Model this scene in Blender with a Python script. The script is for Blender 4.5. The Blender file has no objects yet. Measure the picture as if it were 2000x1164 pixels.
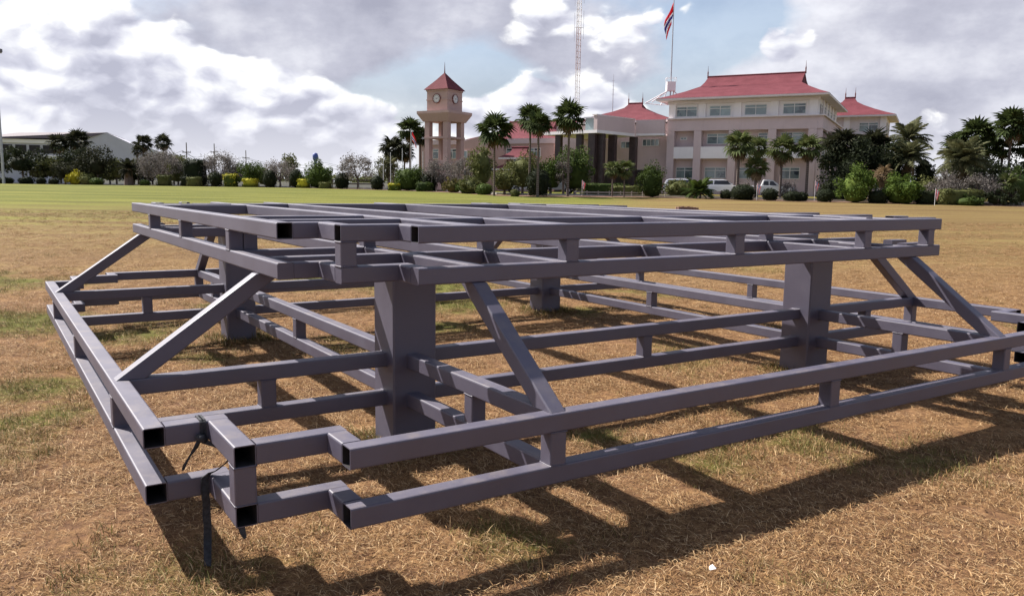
import bpy, bmesh, math, random
import numpy as np
from mathutils import Vector, Matrix

random.seed(7)
RNG = np.random.default_rng(11)
SC = bpy.context.scene
COL = SC.collection

# ------------------------------------------------------------------ camera, sky, sun, exposure
CAM_H = 1.833
PITCH, ROLL, FPX = -0.1328, 0.0140, 1587.9
_F = Vector((0, math.cos(PITCH), math.sin(PITCH)))
_R0 = Vector((1, 0, 0))
_U0 = _R0.cross(_F)
_R = _R0 * math.cos(ROLL) + _U0 * math.sin(ROLL)
_U = _U0 * math.cos(ROLL) - _R0 * math.sin(ROLL)
cam_data = bpy.data.cameras.new('camera')
cam = bpy.data.objects.new('camera', cam_data)
COL.objects.link(cam)
cam_data.sensor_width = 36.0
cam_data.lens = FPX / 2000 * 36.0
cam_data.clip_start = 0.05
cam_data.clip_end = 6000
m = Matrix((_R, _U, -_F)).transposed().to_4x4()
m.translation = Vector((0, 0, CAM_H))
cam.matrix_world = m
SC.camera = cam

SUN_DIR = Vector((-0.78, 0.446, 1.0)).normalized()      # towards the sun
SUN_EL = math.asin(SUN_DIR.z)
SUN_AZ = math.atan2(SUN_DIR.x, SUN_DIR.y)
SUN_STRENGTH = 5.0
SKY_STRENGTH = 0.08
CLOUD_STRENGTH = 0.545
SC.cycles.max_bounces = 6
SC.cycles.diffuse_bounces = 3
SC.cycles.glossy_bounces = 3
SC.cycles.transmission_bounces = 3
SC.view_settings.view_transform = 'Standard'
SC.view_settings.look = 'None'
SC.view_settings.gamma = 1
SC.view_settings.use_curve_mapping = False
SC.view_settings.exposure = 0.95

sun_data = bpy.data.lights.new('sun', 'SUN')
sun_data.energy = SUN_STRENGTH
sun_data.angle = math.radians(0.53)
sun_data.color = (1.0, 0.955, 0.90)
sun = bpy.data.objects.new('sun', sun_data)
sun.rotation_euler = SUN_DIR.to_track_quat('Z', 'Y').to_euler()
sun.location = (0, 0, 60)
COL.objects.link(sun)


class NT:
    """small helper to write node trees"""
    def __init__(self, tree):
        self.t = tree
        self.n = tree.nodes
        self.l = tree.links

    def node(self, typ, **kw):
        nd = self.n.new(typ)
        for k, v in kw.items():
            setattr(nd, k, v)
        return nd

    def put(self, sock, v):
        if isinstance(v, bpy.types.NodeSocket):
            self.l.new(v, sock)
        elif v is not None:
            if isinstance(v, (tuple, list)) and len(v) == 3 and sock.type == 'RGBA':
                v = (*v, 1)
            sock.default_value = v

    def math(self, op, a, b=None, c=None, clamp=False):
        nd = self.node('ShaderNodeMath', operation=op, use_clamp=clamp)
        for i, v in enumerate((a, b, c)):
            if v is not None:
                self.put(nd.inputs[i], v)
        return nd.outputs[0]

    def vmath(self, op, a, b=None):
        nd = self.node('ShaderNodeVectorMath', operation=op)
        self.put(nd.inputs[0], a)
        if b is not None:
            self.put(nd.inputs[1], b)
        return nd.outputs['Value'] if op in ('DOT_PRODUCT', 'LENGTH', 'DISTANCE') else nd.outputs[0]

    def mix(self, f, a, b, typ='MIX'):
        nd = self.node('ShaderNodeMixRGB', blend_type=typ)
        self.put(nd.inputs[0], f)
        self.put(nd.inputs[1], a)
        self.put(nd.inputs[2], b)
        return nd.outputs[0]

    def noise(self, vec, scale, detail=4, rough=0.55, dist=0.0, out='Fac'):
        nd = self.node('ShaderNodeTexNoise')
        if vec is not None:
            self.l.new(vec, nd.inputs['Vector'])
        nd.inputs['Scale'].default_value = scale
        nd.inputs['Detail'].default_value = detail
        nd.inputs['Roughness'].default_value = rough
        nd.inputs['Distortion'].default_value = dist
        return nd.outputs[out]

    def ramp(self, f, stops):
        nd = self.node('ShaderNodeValToRGB')
        cr = nd.color_ramp
        while len(cr.elements) < len(stops):
            cr.elements.new(0.5)
        for e, (p, c) in zip(cr.elements, stops):
            e.position = p
            if not isinstance(c, (tuple, list)):
                c = (c, c, c)
            e.color = (*c[:3], 1)
        self.put(nd.inputs[0], f)
        return nd.outputs[0]

    def mapr(self, v, a, b, c=0.0, d=1.0, smooth=True):
        nd = self.node('ShaderNodeMapRange', interpolation_type='SMOOTHSTEP' if smooth else 'LINEAR')
        self.put(nd.inputs[0], v)
        for i, x in enumerate((a, b, c, d)):
            nd.inputs[i + 1].default_value = x
        return nd.outputs[0]


def make_world():
    w = bpy.data.worlds.new('World')
    SC.world = w
    w.use_nodes = True
    t = NT(w.node_tree)
    t.n.clear()
    out = t.node('ShaderNodeOutputWorld')
    sky = t.node('ShaderNodeTexSky', sky_type='NISHITA')
    sky.sun_disc = False
    sky.sun_elevation = SUN_EL
    sky.sun_rotation = SUN_AZ
    sky.air_density = 1.0
    sky.dust_density = 2.0
    sky.ozone_density = 1.5
    bg1 = t.node('ShaderNodeBackground')
    t.l.new(sky.outputs[0], bg1.inputs[0])
    bg1.inputs[1].default_value = SKY_STRENGTH
    tc = t.node('ShaderNodeTexCoord')
    d = tc.outputs['Generated']
    sep = t.node('ShaderNodeSeparateXYZ')
    t.l.new(d, sep.inputs[0])
    mp = t.node('ShaderNodeMapping')
    t.l.new(d, mp.inputs[0])
    mp.inputs['Scale'].default_value = (1.0, 1.0, 1.7)      # cloud banks are wider than tall near the horizon
    p = t.vmath('ADD', mp.outputs[0], (3.1, 1.7, 0.0))
    z = sep.outputs[2]

    def blobs(base, lst):
        for px, py, r, amp in lst:
            v = _F * 1.0 + _R * ((px - 1000) / FPX) - _U * ((py - 582) / FPX)
            v.normalize()
            dd = t.vmath('DISTANCE', t.vmath('MULTIPLY', d, (1, 1, 1.6)), (v.x, v.y, v.z * 1.6))
            base = t.math('ADD', base, t.math('MULTIPLY', t.mapr(dd, 0.0, r, 1.0, 0.0), amp))
        return base

    # high deck: soft grey sheets with pale gaps
    deck = t.math('ADD', t.math('MULTIPLY', t.noise(p, 3.4, 6, 0.55), 0.7), t.math('MULTIPLY', t.noise(t.vmath('ADD', p, (5.0, 2.0, 1.0)), 9.0, 5, 0.6), 0.3))
    deck = blobs(deck, ((600, 40, .20, .14), (760, 80, .16, .18), (990, 60, .17, .20), (1780, 110, .40, .22), (1960, 40, .30, .12), (260, 50, .14, .12), (1140, 90, .14, .10),
                        (1392, 70, .10, -.24), (1330, 170, .08, -.16), (1440, 20, .07, -.14), (930, 140, .12, -.22), (770, 150, .08, -.16), (1500, 30, .12, -.12)))
    dk = t.mapr(deck, 0.40, 0.66)
    grey = t.ramp(t.noise(t.vmath('ADD', p, (1.0, 7.0, 3.0)), 7.0, 6, 0.58), [(0.32, (0.40, 0.41, 0.51)), (0.50, (0.56, 0.57, 0.67)), (0.70, (0.86, 0.87, 0.94))])
    # cumulus heads: crisp edges, lit from the upper left, grey towards their feet
    def puff(v, det):
        n = t.noise(v, 5.6, det, 0.53)
        vo = t.node('ShaderNodeTexVoronoi', feature='F1')
        t.l.new(v, vo.inputs['Vector'])
        vo.inputs['Scale'].default_value = 15.0
        vo.inputs['Detail'].default_value = 1.0
        vo.inputs['Roughness'].default_value = 0.5
        return t.math('ADD', t.math('MULTIPLY', n, 0.82), t.math('MULTIPLY', t.math('SUBTRACT', 0.62, vo.outputs['Distance']), 0.18))
    warp = t.noise(p, 16.0, 3, 0.5, out='Color')
    q = t.vmath('ADD', p, t.vmath('MULTIPLY', t.vmath('SUBTRACT', warp, (0.5, 0.5, 0.5)), (0.045, 0.045, 0.045)))
    n0 = puff(q, 8)
    n1 = puff(t.vmath('ADD', q, (-0.012, 0.003, 0.022)), 6)
    n2 = t.noise(t.vmath('ADD', q, (-0.030, 0.006, 0.060)), 5.6, 3, 0.5)
    form = ((430, 170, .17, .26), (540, 200, .12, .16), (655, 215, .14, .22), (960, 225, .12, .20), (1210, 190, .13, .18), (110, 60, .20, .26), (30, 170, .16, .18), (260, 230, .20, .16), (1600, 105, .08, .22), (1070, 20, .12, .14),
            (150, 290, .20, .16), (420, 300, .22, .16), (640, 310, .2, .16), (860, 300, .18, .16), (1100, 270, .16, .16), (1490, 130, .10, .10), (1700, 40, .10, .06), (1880, 250, .20, .10),
            (1240, 70, .11, .17), (1480, 100, .09, .15), (1340, 20, .06, .10), (1290, 230, .10, .12), (1545, 40, .08, .10), (930, 130, .09, -.14), (620, 55, .16, -.20), (790, 90, .14, -.20), (1388, 80, .07, -.18), (1800, 120, .34, -.12), (1310, 190, .07, -.14), (760, 150, .06, -.10))
    cum = blobs(n0, form)
    cc = t.mapr(cum, 0.50, 0.575)
    lit = t.math('ADD', 0.76, t.math('MULTIPLY', t.math('SUBTRACT', n0, n1), 3.8))
    lit = t.math('ADD', lit, t.math('MULTIPLY', t.math('SUBTRACT', n0, n2), 0.9))
    lit = t.math('SUBTRACT', lit, t.math('MULTIPLY', t.mapr(cum, 0.58, 0.84), 0.20))
    lit = blobs(lit, ((430, 100, .08, .22), (120, 60, .14, .25), (650, 140, .07, .20), (970, 170, .07, .20), (1590, 80, .06, .30), (1200, 120, .07, .15), (1060, 15, .07, .15), (600, 240, .08, -.14), (420, 230, .12, -.10), (250, 220, .12, -.12), (1000, 90, .08, -.2)))
    white = t.ramp(lit, [(0.25, (0.49, 0.50, 0.61)), (0.50, (0.67, 0.68, 0.79)), (0.74, (0.92, 0.93, 0.98)), (0.92, (1.15, 1.15, 1.15))])
    ccol = t.mix(cc, grey, white)
    # pale bright air low over the trees
    ccol = t.mix(t.mapr(z, 0.11, 0.0, 0.0, 0.62), ccol, (0.93, 0.93, 0.98))
    cover = t.math('MAXIMUM', t.math('MAXIMUM', dk, cc), t.mapr(z, 0.0, 0.20, 0.85, 0.28))
    cover = t.math('MULTIPLY', cover, t.mapr(z, 0.40, 0.80, 1.0, 0.55))  # cloud cover thinned high overhead, out of view, to weaken the sky fill
    bg2 = t.node('ShaderNodeBackground')
    t.l.new(ccol, bg2.inputs[0])
    bg2.inputs[1].default_value = CLOUD_STRENGTH
    mx = t.node('ShaderNodeMixShader')
    t.l.new(cover, mx.inputs[0])
    t.l.new(bg1.outputs[0], mx.inputs[1])
    t.l.new(bg2.outputs[0], mx.inputs[2])
    t.l.new(mx.outputs[0], out.inputs[0])
    w.cycles.sampling_method = 'MANUAL'
    w.cycles.sample_map_resolution = 256


make_world()

# ------------------------------------------------------------------ helpers
FRAME_A = math.pi / 4 + 0.2083


def smooth(a, b, x):
    k = np.clip((np.asarray(x, float) - a) / (b - a), 0, 1)
    return k * k * (3 - 2 * k)


def terrain(x, y):
    """height of the lawn: level round the frame, then a gentle rise to the planting in front of the offices"""
    x = np.asarray(x, float)
    y = np.asarray(y, float)
    k = np.clip((y - 10) / 92.0, 0, 1)
    return 1.62 * (0.25 * k * k * (3 - 2 * k) + 0.75 * k)


def ray(px, py):
    return _F + _R * ((px - 1000) / FPX) - _U * ((py - 582) / FPX)


def at(px, y, py=365.0):
    """ground position seen at image column px, at y metres in front of the camera"""
    d = ray(px, py)
    x = d.x / d.y * y
    return x, y, float(terrain(x, y))


def zat(px, py, y):
    d = ray(px, py)
    return CAM_H + d.z / d.y * y


def span(px_w, y):
    return px_w / FPX * y * 1.0


def vnoise(x, y, seed=0):
    x = np.asarray(x, float)
    y = np.asarray(y, float)
    xi = np.floor(x).astype(np.int64)
    yi = np.floor(y).astype(np.int64)
    fx = x - xi
    fy = y - yi
    fx = fx * fx * (3 - 2 * fx)
    fy = fy * fy * (3 - 2 * fy)

    def h(a, b):
        n = (a * 374761393 + b * 668265263 + seed * 974711) & 0xffffffff
        n = ((n ^ (n >> 13)) * 1274126177) & 0xffffffff
        return ((n ^ (n >> 16)) & 0xffff) / 65535.0
    return (h(xi, yi) * (1 - fx) + h(xi + 1, yi) * fx) * (1 - fy) + (h(xi, yi + 1) * (1 - fx) + h(xi + 1, yi + 1) * fx) * fy


def fbm(x, y, seed=0, o=4):
    s = 0
    a = 0.5
    for i in range(o):
        s = s + a * vnoise(x * 2 ** i, y * 2 ** i, seed + i)
        a *= 0.5
    return s / (1 - 0.5 ** o)


def tag(o, label=None, cat=None, group=None, kind=None):
    if label:
        o['label'] = label
    if cat:
        o['category'] = cat
    if group:
        o['group'] = group
    if kind:
        o['kind'] = kind
    return o


def empty(name, loc=(0, 0, 0), rz=0.0):
    o = bpy.data.objects.new(name, None)
    o.empty_display_size = 0.3
    o.location = loc
    o.rotation_euler = (0, 0, rz)
    COL.objects.link(o)
    return o


def link(name, me, parent=None, loc=None, rot=None, scale=None):
    o = bpy.data.objects.new(name, me)
    COL.objects.link(o)
    if parent is not None:
        o.parent = parent
    if loc is not None:
        o.location = loc
    if rot is not None:
        o.rotation_euler = rot
    if scale is not None:
        o.scale = scale
    return o


class MB:
    """collects shapes into one mesh"""
    def __init__(self):
        self.v = []
        self.f = []
        self.mi = []

    def add(self, vs, fs, mi=0):
        b = len(self.v)
        self.v += [tuple(p) for p in vs]
        self.f += [tuple(i + b for i in f) for f in fs]
        self.mi += [mi] * len(fs)
        return self

    def box(self, x0, x1, y0, y1, z0, z1, mi=0):
        return self.add([(x0, y0, z0), (x1, y0, z0), (x1, y1, z0), (x0, y1, z0), (x0, y0, z1), (x1, y0, z1), (x1, y1, z1), (x0, y1, z1)],
                        [(0, 3, 2, 1), (4, 5, 6, 7), (0, 1, 5, 4), (1, 2, 6, 5), (2, 3, 7, 6), (3, 0, 4, 7)], mi)

    def tube(self, pts, rad, n=8, cap=True, mi=0):
        pts = [Vector(p) for p in pts]
        if not isinstance(rad, (list, tuple)):
            rad = [rad] * len(pts)
        vs = []
        fs = []
        for i, p in enumerate(pts):
            d = (pts[min(i + 1, len(pts) - 1)] - pts[max(i - 1, 0)]).normalized()
            a = d.cross(Vector((0, 1, 0.13))).normalized()
            b = d.cross(a)
            for k in range(n):
                q = 2 * math.pi * k / n
                vs.append(p + (a * math.cos(q) + b * math.sin(q)) * rad[i])
        for i in range(len(pts) - 1):
            for k in range(n):
                k2 = (k + 1) % n
                fs.append((i * n + k, i * n + k2, (i + 1) * n + k2, (i + 1) * n + k))
        if cap:
            fs.append(tuple(range(n - 1, -1, -1)))
            fs.append(tuple((len(pts) - 1) * n + k for k in range(n)))
        return self.add(vs, fs, mi)

    def prism(self, poly, z0, z1, mi=0):
        n = len(poly)
        vs = [(x, y, z0) for x, y in poly] + [(x, y, z1) for x, y in poly]
        fs = [tuple(range(n - 1, -1, -1)), tuple(range(n, 2 * n))]
        for i in range(n):
            j = (i + 1) % n
            fs.append((i, j, n + j, n + i))
        return self.add(vs, fs, mi)

    def mesh(self, name, mats, smooth_=False):
        me = bpy.data.meshes.new(name)
        me.from_pydata(self.v, [], self.f)
        if not isinstance(mats, (list, tuple)):
            mats = [mats]
        for mm in mats:
            me.materials.append(mm)
        if any(self.mi):
            me.polygons.foreach_set('material_index', self.mi)
        if smooth_:
            me.polygons.foreach_set('use_smooth', [True] * len(me.polygons))
        me.update()
        return me

    def build(self, name, mats, parent=None, loc=None, rot=None, smooth_=False):
        return link(name, self.mesh(name, mats, smooth_), parent, loc, rot)


def np_mesh(name, V, F, mat, smooth_=False):
    """V (n,3), F (m,k) arrays"""
    me = bpy.data.meshes.new(name)
    V = np.asarray(V, np.float32)
    F = np.asarray(F, np.int32)
    k = F.shape[1]
    me.vertices.add(len(V))
    me.vertices.foreach_set('co', V.ravel())
    me.loops.add(F.size)
    me.loops.foreach_set('vertex_index', F.ravel())
    me.polygons.add(len(F))
    me.polygons.foreach_set('loop_start', np.arange(0, F.size, k, dtype=np.int32))
    me.polygons.foreach_set('loop_total', np.full(len(F), k, np.int32))
    if smooth_:
        me.polygons.foreach_set('use_smooth', np.ones(len(F), bool))
    me.materials.append(mat)
    me.update(calc_edges=True)
    return me


# ------------------------------------------------------------------ materials
def mat(name, fn):
    mm = bpy.data.materials.new(name)
    mm.use_nodes = True
    t = NT(mm.node_tree)
    b = t.n['Principled BSDF']
    fn(t, b)
    return mm


def simple(name, col, rough=0.7, var=0.12, scale=6.0, metal=0.0, spec=0.4, bump=0.0, bscale=60.0):
    def fn(t, b):
        geo = t.node('ShaderNodeNewGeometry').outputs['Position']
        n = t.noise(geo, scale, 5, 0.6)
        c = t.mix(t.mapr(n, 0.3, 0.7), tuple(x * (1 - var) for x in col), tuple(min(1, x * (1 + var)) for x in col))
        t.put(b.inputs['Base Color'], c)
        b.inputs['Roughness'].default_value = rough
        b.inputs['Metallic'].default_value = metal
        b.inputs['Specular IOR Level'].default_value = spec
        if bump:
            bp = t.node('ShaderNodeBump')
            bp.inputs['Strength'].default_value = bump
            bp.inputs['Distance'].default_value = 0.01
            t.put(bp.inputs['Height'], t.noise(geo, bscale, 4, 0.6))
            t.l.new(bp.outputs[0], b.inputs['Normal'])
    return mat(name, fn)


def leafmat(name, c1, c2, c3=None, trans=0.25, rough=0.55):
    """foliage: leaf to leaf and clump to clump variation, with some light through the leaf"""
    def fn(t, b):
        geo = t.node('ShaderNodeNewGeometry')
        oi = t.node('ShaderNodeObjectInfo')
        n = t.noise(geo.outputs['Position'], 1.6, 3, 0.6)
        r = geo.outputs['Random Per Island']
        f = t.math('ADD', t.math('MULTIPLY', r, 0.55), t.math('MULTIPLY', t.mapr(n, 0.3, 0.7), 0.45))
        stops = [(0.0, c1), (0.75, c2), (1.0, c3 or tuple(x * 1.15 for x in c2))]
        c = t.ramp(f, stops)
        hsv = t.node('ShaderNodeHueSaturation')
        t.put(hsv.inputs['Color'], c)
        t.put(hsv.inputs['Value'], t.mapr(oi.outputs['Random'], 0, 1, 0.85, 1.15, False))
        t.put(b.inputs['Base Color'], hsv.outputs[0])
        b.inputs['Roughness'].default_value = 0.75
        b.inputs['Specular IOR Level'].default_value = 0.12
        tr = t.node('ShaderNodeBsdfTranslucent')
        t.put(tr.inputs[0], hsv.outputs[0])
        mx = t.node('ShaderNodeMixShader')
        mx.inputs[0].default_value = trans
        t.l.new(b.outputs[0], mx.inputs[1])
        t.l.new(tr.outputs[0], mx.inputs[2])
        t.l.new(mx.outputs[0], t.n['Material Output'].inputs[0])
    return mat(name, fn)


def steel_paint(t, b):
    tc = t.node('ShaderNodeTexCoord')
    oi = t.node('ShaderNodeObjectInfo')
    p = tc.outputs['Object']
    pr = t.vmath('ADD', p, t.vmath('MULTIPLY', oi.outputs['Random'], (37.0, 11.0, 5.0)))
    n1 = t.noise(pr, 2.2, 5, 0.6)
    n2 = t.noise(pr, 34.0, 4, 0.6)
    c = t.mix(t.mapr(n1, 0.3, 0.72), (0.056, 0.048, 0.077), (0.077, 0.067, 0.100))
    # dust and overspray
    c = t.mix(t.math('MULTIPLY', t.mapr(n2, 0.55, 0.80), 0.15), c, (0.15, 0.13, 0.13))
    # dust lying on the upward faces, heavier in patches
    nz = t.node('ShaderNodeSeparateXYZ')
    t.l.new(t.node('ShaderNodeNewGeometry').outputs['Normal'], nz.inputs[0])
    n5 = t.noise(pr, 7.0, 5, 0.65)
    c = t.mix(t.math('MULTIPLY', t.math('MULTIPLY', t.mapr(nz.outputs[2], 0.5, 0.95), t.mapr(n5, 0.42, 0.75)), 0.30), c, (0.24, 0.19, 0.15))
    # pinhead rust where the paint is thin
    n6 = t.noise(pr, 55.0, 2, 0.5)
    c = t.mix(t.math('MULTIPLY', t.math('MULTIPLY', t.mapr(n6, 0.76, 0.80), t.mapr(n1, 0.50, 0.65)), 0.8), c, (0.16, 0.065, 0.03))
    # a few scuffs
    sc = t.node('ShaderNodeMapping')
    t.l.new(pr, sc.inputs[0])
    sc.inputs['Scale'].default_value = (3.0, 26.0, 26.0)
    n3 = t.noise(sc.outputs[0], 3.0, 3, 0.6)
    c = t.mix(t.math('MULTIPLY', t.mapr(n3, 0.66, 0.74), 0.45), c, (0.05, 0.042, 0.047))
    t.put(b.inputs['Base Color'], c)
    t.put(b.inputs['Roughness'], t.mapr(n1, 0.3, 0.7, 0.50, 0.60))
    b.inputs['Specular IOR Level'].default_value = 1.0
    bp = t.node('ShaderNodeBump')
    bp.inputs['Strength'].default_value = 0.12
    bp.inputs['Distance'].default_value = 0.002
    t.put(bp.inputs['Height'], t.noise(pr, 110.0, 3, 0.6))
    t.l.new(bp.outputs[0], b.inputs['Normal'])


def ground_mat(t, b):
    pos = t.node('ShaderNodeNewGeometry').outputs['Position']
    ga = t.node('ShaderNodeAttribute', attribute_name='green')
    g = ga.outputs['Fac']
    n1 = t.noise(pos, 0.55, 6, 0.6)
    n2 = t.noise(pos, 9.0, 6, 0.65)
    n3 = t.noise(pos, 70.0, 6, 0.75)
    straw = t.ramp(t.math('ADD', t.math('MULTIPLY', n2, 0.6), t.math('MULTIPLY', n3, 0.4)),
                   [(0.30, (0.055, 0.030, 0.021)), (0.45, (0.17, 0.090, 0.042)), (0.58, (0.30, 0.172, 0.076)), (0.75, (0.44, 0.285, 0.135))])
    n4 = t.noise(pos, 26.0, 5, 0.72)
    straw = t.mix(1.0, straw, t.ramp(n4, [(0.36, 0.42), (0.47, 0.95), (0.62, 1.12)]), 'MULTIPLY')
    straw = t.mix(t.math('MULTIPLY', t.mapr(n1, 0.35, 0.70), 0.4), straw, (0.15, 0.08, 0.058))
    green = t.ramp(t.math('ADD', t.math('MULTIPLY', n2, 0.6), t.math('MULTIPLY', n3, 0.4)),
                   [(0.28, (0.030, 0.032, 0.010)), (0.48, (0.10, 0.098, 0.022)), (0.70, (0.20, 0.175, 0.05))])
    gm = t.math('ADD', g, t.math('MULTIPLY', t.math('SUBTRACT', n2, 0.5), 0.9))
    c = t.mix(t.mapr(gm, 0.25, 0.75), straw, green)
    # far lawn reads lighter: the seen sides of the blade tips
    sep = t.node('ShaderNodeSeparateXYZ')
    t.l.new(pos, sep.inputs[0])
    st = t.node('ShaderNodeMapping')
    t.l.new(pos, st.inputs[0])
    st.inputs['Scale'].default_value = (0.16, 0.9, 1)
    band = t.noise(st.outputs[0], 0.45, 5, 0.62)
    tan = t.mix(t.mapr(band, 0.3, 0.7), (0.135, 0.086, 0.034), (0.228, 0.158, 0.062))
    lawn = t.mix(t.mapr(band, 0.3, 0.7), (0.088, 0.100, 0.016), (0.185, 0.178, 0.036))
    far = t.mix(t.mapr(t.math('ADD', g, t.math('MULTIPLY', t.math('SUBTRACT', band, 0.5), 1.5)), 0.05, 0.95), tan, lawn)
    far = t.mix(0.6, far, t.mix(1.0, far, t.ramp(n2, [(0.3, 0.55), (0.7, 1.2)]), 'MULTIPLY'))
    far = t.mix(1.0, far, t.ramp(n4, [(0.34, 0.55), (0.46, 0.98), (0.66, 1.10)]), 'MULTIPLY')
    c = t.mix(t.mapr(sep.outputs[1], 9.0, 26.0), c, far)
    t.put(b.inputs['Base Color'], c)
    b.inputs['Roughness'].default_value = 0.95
    b.inputs['Specular IOR Level'].default_value = 0.1
    bp = t.node('ShaderNodeBump')
    bp.inputs['Strength'].default_value = 0.8
    bp.inputs['Distance'].default_value = 0.03
    t.put(bp.inputs['Height'], t.math('ADD', n2, t.math('MULTIPLY', n3, 0.5)))
    t.l.new(bp.outputs[0], b.inputs['Normal'])


def blade_mat(t, b):
    ga = t.node('ShaderNodeAttribute', attribute_type='INSTANCER', attribute_name='green')
    geo = t.node('ShaderNodeNewGeometry')
    oi = t.node('ShaderNodeObjectInfo')
    r = geo.outputs['Random Per Island']
    r2 = t.math('FRACT', t.math('ADD', t.math('MULTIPLY', r, 7.31), t.math('MULTIPLY', oi.outputs['Random'], 3.7)))
    straw = t.ramp(r2, [(0.0, (0.075, 0.034, 0.019)), (0.3, (0.21, 0.110, 0.050)), (0.72, (0.40, 0.238, 0.102)), (1.0, (0.64, 0.46, 0.26))])
    green = t.ramp(r2, [(0.0, (0.045, 0.048, 0.012)), (0.6, (0.13, 0.125, 0.028)), (1.0, (0.27, 0.225, 0.08))])
    c = t.mix(t.mapr(t.math('ADD', ga.outputs['Fac'], t.math('MULTIPLY', t.math('SUBTRACT', r, 0.5), 0.7)), 0.4, 0.6), straw, green)
    t.put(b.inputs['Base Color'], c)
    b.inputs['Roughness'].default_value = 0.75
    b.inputs['Specular IOR Level'].default_value = 0.2
    tr = t.node('ShaderNodeBsdfTranslucent')
    t.put(tr.inputs[0], c)
    mx = t.node('ShaderNodeMixShader')
    mx.inputs[0].default_value = 0.2
    t.l.new(b.outputs[0], mx.inputs[1])
    t.l.new(tr.outputs[0], mx.inputs[2])
    t.l.new(mx.outputs[0], t.n['Material Output'].inputs[0])


def wall_paint(col, stain=0.25):
    def fn(t, b):
        pos = t.node('ShaderNodeNewGeometry').outputs['Position']
        n = t.noise(pos, 0.5, 5, 0.6)
        mp = t.node('ShaderNodeMapping')
        t.l.new(pos, mp.inputs[0])
        mp.inputs['Scale'].default_value = (2.2, 2.2, 0.25)
        n2 = t.noise(mp.outputs[0], 1.6, 5, 0.65)
        c = t.mix(t.mapr(n, 0.3, 0.7), tuple(x * 0.92 for x in col), col)
        c = t.mix(t.math('MULTIPLY', t.mapr(n2, 0.52, 0.78), stain), c, tuple(x * f for x, f in zip(col, (0.62, 0.58, 0.55))))
        t.put(b.inputs['Base Color'], c)
        b.inputs['Roughness'].default_value = 0.85
        b.inputs['Specular IOR Level'].default_value = 0.25
    return fn


def roof_tile(t, b):
    tc = t.node('ShaderNodeTexCoord')
    pos = t.node('ShaderNodeNewGeometry').outputs['Position']
    n = t.noise(pos, 0.7, 5, 0.65)
    n2 = t.noise(pos, 5.0, 3, 0.6)
    c = t.mix(t.mapr(n, 0.3, 0.7), (0.118, 0.030, 0.037), (0.158, 0.044, 0.053))
    c = t.mix(t.math('MULTIPLY', t.mapr(n2, 0.45, 0.75), 0.4), c, (0.09, 0.024, 0.028))
    t.put(b.inputs['Base Color'], c)
    b.inputs['Roughness'].default_value = 0.8
    b.inputs['Specular IOR Level'].default_value = 0.12
    sep = t.node('ShaderNodeSeparateXYZ')
    t.l.new(tc.outputs['Object'], sep.inputs[0])
    w = t.math('FRACT', t.math('MULTIPLY', sep.outputs[2], 5.0))
    bp = t.node('ShaderNodeBump')
    bp.inputs['Strength'].default_value = 0.6
    bp.inputs['Distance'].default_value = 0.05
    t.put(bp.inputs['Height'], w)
    t.l.new(bp.outputs[0], b.inputs['Normal'])


def glass_mat(t, b):
    pos = t.node('ShaderNodeNewGeometry').outputs['Position']
    oi = t.node('ShaderNodeObjectInfo')
    n = t.noise(pos, 1.3, 2, 0.5)
    c = t.mix(t.mapr(oi.outputs['Random'], 0, 1), (0.025, 0.035, 0.05), (0.27, 0.34, 0.35))
    c = t.mix(t.math('MULTIPLY', t.mapr(n, 0.45, 0.55), 0.55), c, (0.20, 0.26, 0.26))
    t.put(b.inputs['Base Color'], c)
    b.inputs['Roughness'].default_value = 0.08
    b.inputs['Specular IOR Level'].default_value = 0.9


def bark_mat(t, b):
    tc = t.node('ShaderNodeTexCoord')
    sep = t.node('ShaderNodeSeparateXYZ')
    t.l.new(tc.outputs['Object'], sep.inputs[0])
    n = t.noise(tc.outputs['Object'], 5.0, 4, 0.6)
    ring = t.math('SINE', t.math('ADD', t.math('MULTIPLY', sep.outputs[2], 34.0), t.math('MULTIPLY', n, 5.0)))
    c = t.mix(t.mapr(ring, -0.4, 0.9), (0.085, 0.060, 0.048), (0.19, 0.15, 0.125))
    c = t.mix(t.mapr(n, 0.4, 0.7), c, (0.13, 0.10, 0.085))
    t.put(b.inputs['Base Color'], c)
    b.inputs['Roughness'].default_value = 0.9


M = {}
M['steel'] = mat('grey_steel_paint', steel_paint)
M['bore'] = simple('shaded_unpainted_bore', (0.022, 0.018, 0.018), 0.85, 0.3, 20)  # unpainted bore, coloured near black to put shade inside the tubes
M['weld'] = simple('weld_bead', (0.34, 0.33, 0.35), 0.4, 0.2, 80)
M['ground'] = mat('dry_lawn', ground_mat)
M['blade'] = mat('grass_blade', blade_mat)
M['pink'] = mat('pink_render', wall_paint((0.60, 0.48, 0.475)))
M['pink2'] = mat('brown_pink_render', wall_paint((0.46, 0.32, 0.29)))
M['cream'] = mat('cream_render', wall_paint((0.72, 0.65, 0.64)))
M['white'] = mat('white_render', wall_paint((0.84, 0.80, 0.80), 0.15))
M['gym'] = mat('grey_lavender_sheet', wall_paint((0.50, 0.49, 0.55), 0.15))
M['gymroof'] = simple('brown_sheet_roof', (0.13, 0.10, 0.105), 0.6)
M['roof'] = mat('red_roof_tiles', roof_tile)
M['glass'] = mat('window_glass', glass_mat)
M['frame_w'] = simple('white_window_frame', (0.70, 0.68, 0.66), 0.5, 0.05)
M['dark'] = simple('dark_brown_stone', (0.045, 0.028, 0.028), 0.35, 0.25, 2.0)
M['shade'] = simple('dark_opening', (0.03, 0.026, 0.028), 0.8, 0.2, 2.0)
M['finial'] = simple('finial_metal', (0.16, 0.045, 0.04), 0.5)
M['galv'] = simple('galvanised_metal', (0.42, 0.42, 0.45), 0.45, 0.1, 3.0, 0.3)
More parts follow.
